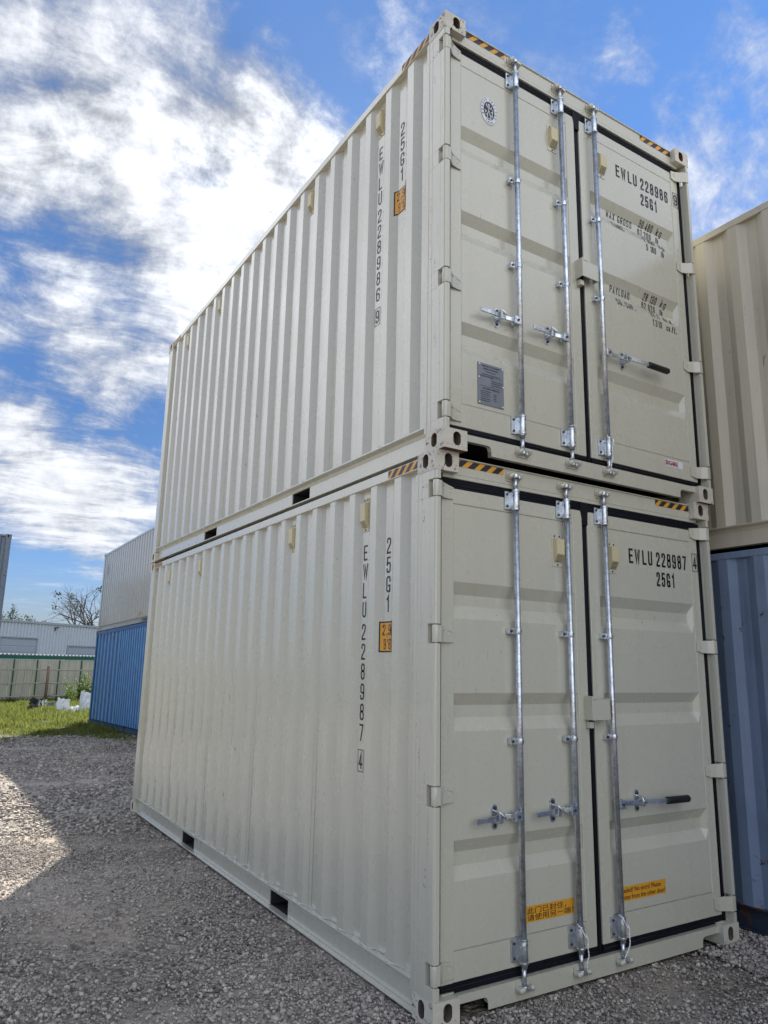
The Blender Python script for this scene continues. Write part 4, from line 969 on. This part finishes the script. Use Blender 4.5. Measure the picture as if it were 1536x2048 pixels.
X_, Y_ = polar(75000, 8.4, 21, -10, 22, 1.2)
keep_ = ~foot(X_, Y_) & (NP.uniform(0, 1, len(X_)) < 0.25+0.8*lownoise(X_, Y_)); X_, Y_ = X_[keep_], Y_[keep_]
rad = np.clip(NP.lognormal(math.log(0.012), 0.40, len(X_)), 0.006, 0.040)
pos = np.stack([X_, Y_, GZ(Y_)-0.006+rad*NP.uniform(0, .4, len(X_))], 1)
soup('gravel', BOXV, BOXF, pos, rad, NP.uniform(0, 6.28, len(X_)), NP.uniform(-.5, .5, len(X_)), .3, (.5, .9), m_rock, ('loose grey crushed limestone farther down the yard', 'gravel'))
# a gravel berm against the right corner of the lower container
X_, Y_ = NP.uniform(2.05, 2.95, 5000), NP.uniform(-0.9, 0.2, 5000); keep_ = ~foot(X_, Y_); X_, Y_ = X_[keep_], Y_[keep_]
rad = np.clip(NP.lognormal(math.log(0.0085), 0.4, len(X_)), 0.004, 0.020); pos = np.stack([X_, Y_, 0.0+rad*NP.uniform(0, .8, len(X_))], 1)
soup('gravel', ICO, ICF, pos, rad, NP.uniform(0, 6.28, len(X_)), NP.uniform(-.5, .5, len(X_)), .2, (.5, .9), m_rock, ('coarser broken limestone piled by the container corner', 'gravel'))

# ------------------------------------------------------------------ grass
def leafmat(name, c0, c1, trans=0.45):
    global nt
    m = bpy.data.materials.new(name); m.use_nodes = True; keep = nt; nt = m.node_tree
    b = nt.nodes['Principled BSDF']; b.inputs['Roughness'].default_value = 0.6; b.inputs['Specular IOR Level'].default_value = 0.25
    ge = N('ShaderNodeNewGeometry'); x = N('ShaderNodeMix', data_type='RGBA'); L(ge.outputs['Random Per Island'], x.inputs[0]); x.inputs[6].default_value = (*c0, 1); x.inputs[7].default_value = (*c1, 1)
    L(x.outputs[2], b.inputs['Base Color'])
    tr = N('ShaderNodeBsdfTranslucent'); L(x.outputs[2], tr.inputs[0]); ms = N('ShaderNodeMixShader'); ms.inputs[0].default_value = trans
    L(b.outputs[0], ms.inputs[1]); L(tr.outputs[0], ms.inputs[2]); L(ms.outputs[0], nt.nodes['Material Output'].inputs[0])
    nt = keep; return m
m_grass = leafmat('sunlit_grass', (0.05, 0.09, 0.018), (0.26, 0.27, 0.07), 0.5)
m_leaf = leafmat('green_leaves', (0.06, 0.11, 0.02), (0.19, 0.26, 0.06), 0.5)
m_dleaf = leafmat('dark_tree_leaves', (0.02, 0.03, 0.012), (0.05, 0.065, 0.025), 0.3)
def grass(n, x0, x1, y0, y1, h0, h1, w):
    x = NP.uniform(x0, x1, n); y = NP.uniform(y0, y1, n)
    edge = 16.6-0.75*(x+0.5)+0.6*np.sin(x*2.3)+0.5*np.sin(x*5.1+1)
    dens = np.clip((y-edge)/2.5, 0.0, 1.0)
    k = (NP.uniform(0, 1, n) < dens*(0.10+1.0*lownoise(x*1.9, y*1.4))) & ~foot(x, y); x, y = x[k], y[k]; n = len(x)
    h = NP.uniform(h0, h1, n)*(0.25+1.3*lownoise(x*1.7+3, y*1.1))*np.clip((y-15)/8, .35, 1.2); a = NP.uniform(0, 6.28, n); le = NP.uniform(.2, .7, n)*h; la = NP.uniform(0, 6.28, n)
    z = GZ(y)-0.01; ww = w*NP.uniform(.6, 1.4, n)
    p0 = np.stack([x-ww*np.cos(a), y-ww*np.sin(a), z], 1); p1 = np.stack([x+ww*np.cos(a), y+ww*np.sin(a), z], 1)
    m1 = np.stack([x+le*.35*np.cos(la)+ww*.7*np.cos(a), y+le*.35*np.sin(la)+ww*.7*np.sin(a), z+h*.6], 1); m0 = np.stack([x+le*.35*np.cos(la)-ww*.7*np.cos(a), y+le*.35*np.sin(la)-ww*.7*np.sin(a), z+h*.6], 1)
    t = np.stack([x+le*np.cos(la), y+le*np.sin(la), z+h], 1)
    V = np.stack([p0, p1, m1, m0, t], 1).reshape(-1, 3)
    me = bpy.data.meshes.new('grass'); me.vertices.add(len(V)); me.vertices.foreach_set('co', V.reshape(-1).astype(np.float32))
    b = np.arange(n)*5; loops = np.stack([b, b+1, b+2, b+3, b+3, b+2, b+4], 1).reshape(-1)
    me.loops.add(len(loops)); me.loops.foreach_set('vertex_index', loops.astype(np.int32)); me.polygons.add(2*n)
    ls = np.stack([np.arange(n)*7, np.arange(n)*7+4], 1).reshape(-1); lt = np.tile([4, 3], n)
    me.polygons.foreach_set('loop_start', ls.astype(np.int32)); me.polygons.foreach_set('loop_total', lt.astype(np.int32)); me.materials.append(m_grass); me.update(calc_edges=True)
    o = bpy.data.objects.new('grass', me); C.objects.link(o); tag(o, 'rough yellow green grass and weeds before the fence', 'grass', kind='stuff')
grass(190000, -3, 9, 14.0, 39.5, 0.07, 0.20, 0.010)

# ------------------------------------------------------------------ yard edge: rail fence, green framed shed with panels
FP = Vector((1.13, 36.7, 0)); FD = Vector((0.9166, 0.3997, 0)); FN = Vector((0.3997, -0.9166, 0))   # FN points to the camera
def fpt(s, off, z): q = FP+FD*s+FN*off; return (q.x, q.y, z)
m_panel = mat('khaki_sheet_panels', (0.45, 0.43, 0.33), 0.6, var=0.10, vscale=1.5, streak=0.25, bump=0.05)
m_green = mat('dark_green_steel', (0.006, 0.10, 0.055), 0.4, var=0.15)
m_roofw = mat('white_corrugated_roof', (0.62, 0.66, 0.66), 0.5, var=0.05)
m_pipe = mat('weathered_pipe', (0.36, 0.33, 0.29), 0.6, var=0.2, rust=0.3)
m_wood = mat('brown_timber_post', (0.22, 0.16, 0.11), 0.85, var=0.25, vscale=8)
m_insul = mat('white_insulator', (0.75, 0.76, 0.76), 0.5)
shed = empty('panel_shed', fpt(-4, 0, -0.3)); tag(shed, 'low khaki sheet shed with green steel frame and white roof edge behind the fence', 'shed')
def wl(o): o.parent = shed; o.matrix_parent_inverse = Matrix.Translation(shed.location).inverted(); return o
s_ = -5.98
while s_ < 12:
    mb = MB(); prof = []
    w_ = 0.372
    for k in range(4):
        a_ = s_+k*w_/4; prof += [(a_, 0.0), (a_+0.012, -0.012), (a_+0.024, 0.0)] if k else [(a_+0.002, 0.0)]
    prof += [(s_+w_-0.006, 0.0), (s_+w_-0.006, -0.03), (s_+0.002, -0.03)]
    mb.ext(prof, lambda u, v, a_: fpt(u, v, a_), -0.36, 1.66); wl(mb.build('wall_panel', m_panel)); s_ += w_+(0.012 if int((s_+6)/0.39) % 3 else 0.03)
for s_ in (-3.16, -1.96, -0.76, 0.44, 1.63, 2.81, 4.05, 5.25, 6.45, 7.65, 8.9, 10.1):
    mb = MB(); mb.ext([(s_-0.022, 0.012), (s_+0.022, 0.012), (s_+0.022, 0.07), (s_-0.022, 0.07)], lambda u, v, a_: fpt(u, v, a_), -0.36, 1.70); p_ = wl(mb.build('frame_post', m_green, bevel=0.004))
    for zi in (0.10, 1.10, 0.86):
        mb = MB(); mb.tube([fpt(s_, 0.072, zi-0.045), fpt(s_, 0.084, zi), fpt(s_, 0.072, zi+0.045)], [0.012, 0.036, 0.012], 8); o = mb.build('insulator', m_insul); o.parent = p_; o.matrix_parent_inverse = (Matrix.Translation(shed.location)).inverted() @ Matrix.Identity(4)
mb = MB(); mb.ext([(0.07, 1.715), (0.0705, 1.885), (-0.05, 1.885), (-0.05, 1.715)], lambda u, v, a_: fpt(a_, u, v), -3.2, 12.5); wl(mb.build('roof_beam', m_green, bevel=0.01))
mb = MB(); pr = []
s_ = -3.3
while s_ < 12.6: pr += [(s_, 1.905), (s_+0.05, 1.945), (s_+0.10, 1.945), (s_+0.15, 1.905)]; s_ += 0.2
n = len(pr); vs = [fpt(a_, 0.14, z_) for a_, z_ in pr]+[fpt(a_, -4.5, z_+0.02) for a_, z_ in pr]+[fpt(a_, -4.5, z_+0.032) for a_, z_ in pr]+[fpt(a_, 0.14, z_+0.012) for a_, z_ in pr]
mb.add(vs, [(i, i+1, n+i+1, n+i) for i in range(n-1)]+[(2*n+i, 2*n+i+1, 3*n+i+1, 3*n+i) for i in range(n-1)]+[(i, i+1, 3*n+i+1, 3*n+i) for i in range(n-1)]); wl(mb.build('roof_sheet', m_roofw))
fence = empty('rail_fence', fpt(-6, 0.6, -0.3)); tag(fence, 'three rail pipe fence with brown posts before the khaki shed wall', 'fence')
def wf(o): o.parent = fence; o.matrix_parent_inverse = Matrix.Translation(fence.location).inverted(); return o
for z_ in (1.205, 0.56, -0.05):
    mb = MB(); mb.tube([fpt(a_, 0.6, z_+0.01*math.sin(a_*1.3)) for a_ in np.arange(-6, 12.1, 0.6)], 0.032, 8); wf(mb.build('rail', m_pipe))
for s_, top_ in ((-2.9, 1.35), (1.84, 1.40), (4.75, 1.35), (8.6, 1.4)):
    mb = MB(); mb.tube([fpt(s_, 0.70, -0.36), fpt(s_, 0.70, top_-0.02), fpt(s_, 0.70, top_)], [0.070, 0.066, 0.055], 10); wf(mb.build('post', m_wood))

# ------------------------------------------------------------------ warehouse
m_ware = mat('pale_blue_grey_cladding', (0.44, 0.49, 0.56), 0.5, var=0.04, streak=0.10)
m_trim = mat('warehouse_trim', (0.30, 0.33, 0.38), 0.5)
m_rdoor = mat('roller_door', (0.30, 0.34, 0.40), 0.5, var=0.04)
WP = Vector((2.93, 64.6, 0)); WDv = Vector((.8366, .5478, 0)); WN = Vector((.5478, -.8366, 0))
def wpt(s, off, z): q = WP+WDv*s+WN*off; return (q.x, q.y, z)
wh = empty('warehouse', wpt(-12, 0, -0.3)); tag(wh, 'long pale metal warehouse with roller doors beyond the shed', 'warehouse')
def ww(o): o.parent = wh; o.matrix_parent_inverse = Matrix.Translation(wh.location).inverted(); return o
OPEN = [(-7.0, -3.2, 3.45), (0.0, 3.69, 3.43), (6.95, 11.2, 2.92), (15, 19, 3.2)]
def clad(a0, a1, z0, z1):
    mb = MB(); pr = []; a_ = a0
    while a_ < a1-1e-6:
        b_ = min(a_+0.33, a1); w_ = b_-a_; pr += [(a_, 0.0), (a_+w_*.52, 0.0), (a_+w_*.66, -0.09), (a_+w_*.86, -0.09)]; a_ = b_
    pr += [(a1, 0.0), (a1, -0.16), (a0, -0.16)]
    mb.ext(pr, lambda u, v, q: wpt(u, v, q), z0, z1); return mb
cur = -12.0
for a_, b_, t_ in OPEN:
    ww(clad(cur, a_, -0.35, 4.72).build('cladding', m_ware)); ww(clad(a_+.001, b_-.001, t_+.001, 4.72).build('cladding', m_ware)); cur = b_
    mb = MB(); z_ = -0.35; pr = []
    while z_ < t_-0.02: pr += [(-0.10, z_), (-0.075, z_+0.04), (-0.075, z_+0.46), (-0.10, z_+0.50)]; z_ += 0.52
    pr = [p for p in pr if p[1] < t_-0.01]+[(-0.10, t_-0.01), (-0.20, t_-0.01), (-0.20, -0.35)]
    mb.ext(pr, lambda u, v, q: wpt(q, u, v), a_+0.06, b_-0.06); d_ = ww(mb.build('roller_door', m_rdoor))
    mb = MB()
    for u0, u1, v0, v1 in ((a_-0.04, a_+0.055, -0.35, t_), (b_-0.055, b_+0.04, -0.35, t_), (a_-0.04, b_+0.04, t_+0.002, t_+0.10)): mb.ext([(u0, 0.02), (u1, 0.02), (u1, -0.13), (u0, -0.13)], lambda u, v, q: wpt(u, v, q), v0, v1)
    ww(mb.build('door_frame', m_trim))
ww(clad(cur, 30, -0.35, 4.72).build('cladding', m_ware))
mb = MB(); mb.ext([(0.10, 4.70), (0.10, 4.88), (-0.15, 4.88), (-0.15, 4.70)], lambda u, v, q: wpt(q, u, v), -12.1, 30.1); ww(mb.build('gutter', m_trim))
mb = MB(); mb.ext([(-0.2, 4.84), (-9, 5.02), (-18, 4.84), (-18, -0.3), (-0.21, -0.3)], lambda u, v, q: wpt(q, u, v), -11.95, 29.95); ww(mb.build('roof', m_ware))
mb = MB(); mb.ext([(5.30, 0.0), (5.38, 0.0), (5.38, 0.05), (5.30, 0.05)], lambda u, v, q: wpt(u, v, q), 4.18, 4.48); mb.ext([(5.28, 0.05), (5.48, 0.05), (5.48, 0.35), (5.28, 0.35)], lambda u, v, q: wpt(u, v, q), 4.42, 4.52)
ww(mb.build('wall_lamp', mat('lamp_housing', (0.05, 0.055, 0.06), 0.5)))

# ------------------------------------------------------------------ trees and shrub
m_bark = mat('grey_bark', (0.055, 0.048, 0.042), 0.9, var=0.3, vscale=4)
def leaf_cloud(mb, c, r, n, size, rnd):
    for _ in range(n):
        d = Vector((rnd.gauss(0, 1), rnd.gauss(0, 1), rnd.gauss(0, 1))); d = d.normalized()*r*rnd.random()**0.5; p = Vector(c)+d
        a = Vector((rnd.gauss(0, 1), rnd.gauss(0, 1), rnd.gauss(0, 1))).normalized(); b = a.cross(Vector((rnd.gauss(0, 1), rnd.gauss(0, 1), rnd.gauss(0, 1)))).normalized(); s0 = size*rnd.uniform(.6, 1.3)
        mb.add([p-a*s0, p+b*s0*.5, p+a*s0, p-b*s0*.5], [(0, 1, 2, 3)], 0)
def tree(name, label, base, h, seed, lean, leaf_n, leafmatl, spread=1.0, leafy=0.35, depth=6, clump=0.55):
    rnd = random.Random(seed); root = empty(name, base); tag(root, label, 'tree')
    tr = MB(); br = MB(); lf = MB(); tips = []
    th = h*0.30; p0 = Vector((0, 0, -0.3)); p1 = Vector((lean[0]*th*.3, lean[1]*th*.3, th))
    tr.tube([p0, (p0+p1)/2+Vector((.08, 0, 0)), p1], [h*0.026, h*0.021, h*0.017], 10)
    def grow(p, d, ln, r, lv):
        pts = [p]; rs = [r]; q = p; dd = d.copy()
        for k in range(4):
            dd = (dd+Vector((rnd.gauss(0, .13), rnd.gauss(0, .13), rnd.gauss(0, .08)))).normalized(); q = q+dd*ln/4; pts.append(q); rs.append(r*(1-0.12*(k+1)))
        br.tube(pts, rs, 7 if lv < 3 else 4, caps=False)
        if lv >= depth-1: tips.append(q)
        if lv >= depth: return
        for k in range(3 if lv < 3 else 2):
            ax = Vector((rnd.gauss(0, 1), rnd.gauss(0, 1), rnd.gauss(0, 1))).normalized(); nd = (dd+ax*rnd.uniform(.45, .85)*spread+Vector((lean[0], lean[1], 0.10))*.25).normalized()
            grow(pts[rnd.choice((2, 3, 4))], nd, ln*rnd.uniform(.62, .82), r*0.58, lv+1)
    for k in range(5):
        a = k*2*math.pi/5+rnd.uniform(-.3, .3); grow(p1, Vector((math.cos(a)*.7+lean[0]*.5, math.sin(a)*.7+lean[1]*.5, rnd.uniform(.5, 1.0))).normalized(), h*0.24, h*0.011, 1)
    tr.build('trunk', m_bark, root); br.build('branches', m_bark, root, recalc=False)
    cl_ = [t for t in tips if rnd.random() < 1.0]; rnd.shuffle(cl_); groups = cl_[:max(6, int(len(cl_)*leafy))]
    for t in groups: leaf_cloud(lf, t, clump*rnd.uniform(.5, 1.2), leaf_n, h*0.012, rnd)
    lf.build('crown', leafmatl, root, recalc=False)
tree('bare_tree', 'sparse half bare tree rising behind the warehouse roof beside the beige container', (12.3, 75.5, -0.3), 11.2, 4, (-0.30, 0), 22, m_dleaf, 1.0, 0.016, 6, 0.50)
tree('leafy_tree', 'small leafy tree top beyond the warehouse beside the slate container', (4.5, 79.0, -0.3), 8.3, 9, (0.05, 0), 26, m_dleaf, 1.0, 0.35, 5, 0.5)
sh_ = empty('shrub', (4.75, 35.6, -0.3)); tag(sh_, 'flowering green shrub at the corner of the bright blue container', 'shrub')
rnd = random.Random(3); st_ = MB(); lv_ = MB(); fl_ = MB()
for k in range(46):
    a = rnd.uniform(0, 6.28); rr_ = rnd.uniform(0, .75); bx_, by_ = rr_*math.cos(a)*1.2, rr_*math.sin(a)*.6; hh = rnd.uniform(.45, 1.30)*(1.2-rr_*.5); tp = Vector((bx_*1.35+rnd.gauss(0, .12), by_*1.35+rnd.gauss(0, .12), hh))
    st_.tube([Vector((bx_*.6, by_*.6, -.03)), Vector((bx_, by_, hh*.5)), tp], [.010, .008, .004], 5, caps=False)
    for j in range(7): leaf_cloud(lv_, Vector((bx_*.9, by_*.9, 0)).lerp(tp, .15+.13*j), .13, 11, .045, rnd)
    if rnd.random() < .6:
        c_ = tp+Vector((0, -.05, .02)); lf_ = [(c_.x+.032*math.cos(q), c_.y-.01, c_.z+.032*math.sin(q)) for q in [i*math.pi/3 for i in range(6)]]; fl_ = MB(); fl_.add(lf_+[(c_.x, c_.y-.03, c_.z)], [(i, (i+1) % 6, 6) for i in range(6)]); fl_.build('flower', m_insul, sh_, recalc=False)
st_.build('stems', m_leaf, sh_, recalc=False); lv_.build('foliage', m_leaf, sh_, recalc=False)

# ------------------------------------------------------------------ litter in the grass
m_foam = mat('white_foam_sheet', (0.72, 0.73, 0.74), 0.7, var=0.06, vscale=6, bump=0.4, bscale=8)
m_bag = mat('black_plastic', (0.012, 0.013, 0.015), 0.3, bump=0.5, bscale=10)
def crumple(mb, c, w, d, h, rz, tilt, seed, m=0, n=6):
    rnd = random.Random(seed); mt = Matrix.Translation(c) @ Euler((tilt[0], tilt[1], rz)).to_matrix().to_4x4()
    nx_ = nz_ = n; fr = []; bk = []
    for j in range(nz_+1):
        for i in range(nx_+1):
            u = (i/nx_-.5)*w; v = j/nz_*h; e = rnd.gauss(0, .018); edge = (rnd.gauss(0, .02) if i in (0, nx_) or j == nz_ else 0)
            fr.append(mt @ Vector((u+edge, -d/2+e+.05*math.sin(u*5+seed), v+edge))); bk.append(mt @ Vector((u+edge, d/2+e+.05*math.sin(u*5+seed), v+edge)))
    vs = fr+bk; o = len(fr); W_ = nx_+1; fs = []
    for j in range(nz_):
        for i in range(nx_): q = j*W_+i; fs += [(q, q+1, q+1+W_, q+W_), (o+q, o+q+W_, o+q+1+W_, o+q+1)]
    for i in range(nx_): fs += [(i, i+1, o+i+1, o+i), (nz_*W_+i, o+nz_*W_+i, o+nz_*W_+i+1, nz_*W_+i+1)]
    for j in range(nz_): fs += [(j*W_, o+j*W_, o+(j+1)*W_, (j+1)*W_), (j*W_+nx_, (j+1)*W_+nx_, o+(j+1)*W_+nx_, o+j*W_+nx_)]
    mb.add(vs, fs, m)
mb = MB(); crumple(mb, (2.60, 28.2, -.30), .50, .08, .56, .15, (-.35, .12), 1); crumple(mb, (3.02, 28.35, -.30), .50, .06, .38, -.3, (-.9, -.1), 2); crumple(mb, (3.40, 28.15, -.30), .55, .12, .80, .75, (-.12, .28), 3)
tag(mb.build('foam_sheet', m_foam), 'crumpled white foam sheet folded in the grass by the blue container', 'foam sheet')
mb = MB(); crumple(mb, (1.90, 30.6, -.28), .50, .22, .40, .2, (-.3, .2), 5)
for k in range(3): crumple(mb, (2.06+.11*k, 30.38, -.25), .05, .03, .34, .2, (-.4, .1), 8+k, 1)
crumple(mb, (2.45, 30.5, -.28), .40, .12, .24, .1, (-.3, 0), 12, 2)
tag(mb.build('plastic_bag', [m_bag, m_foam, m_slate]), 'torn black plastic bag with pale stripes lying in the grass', 'bag')
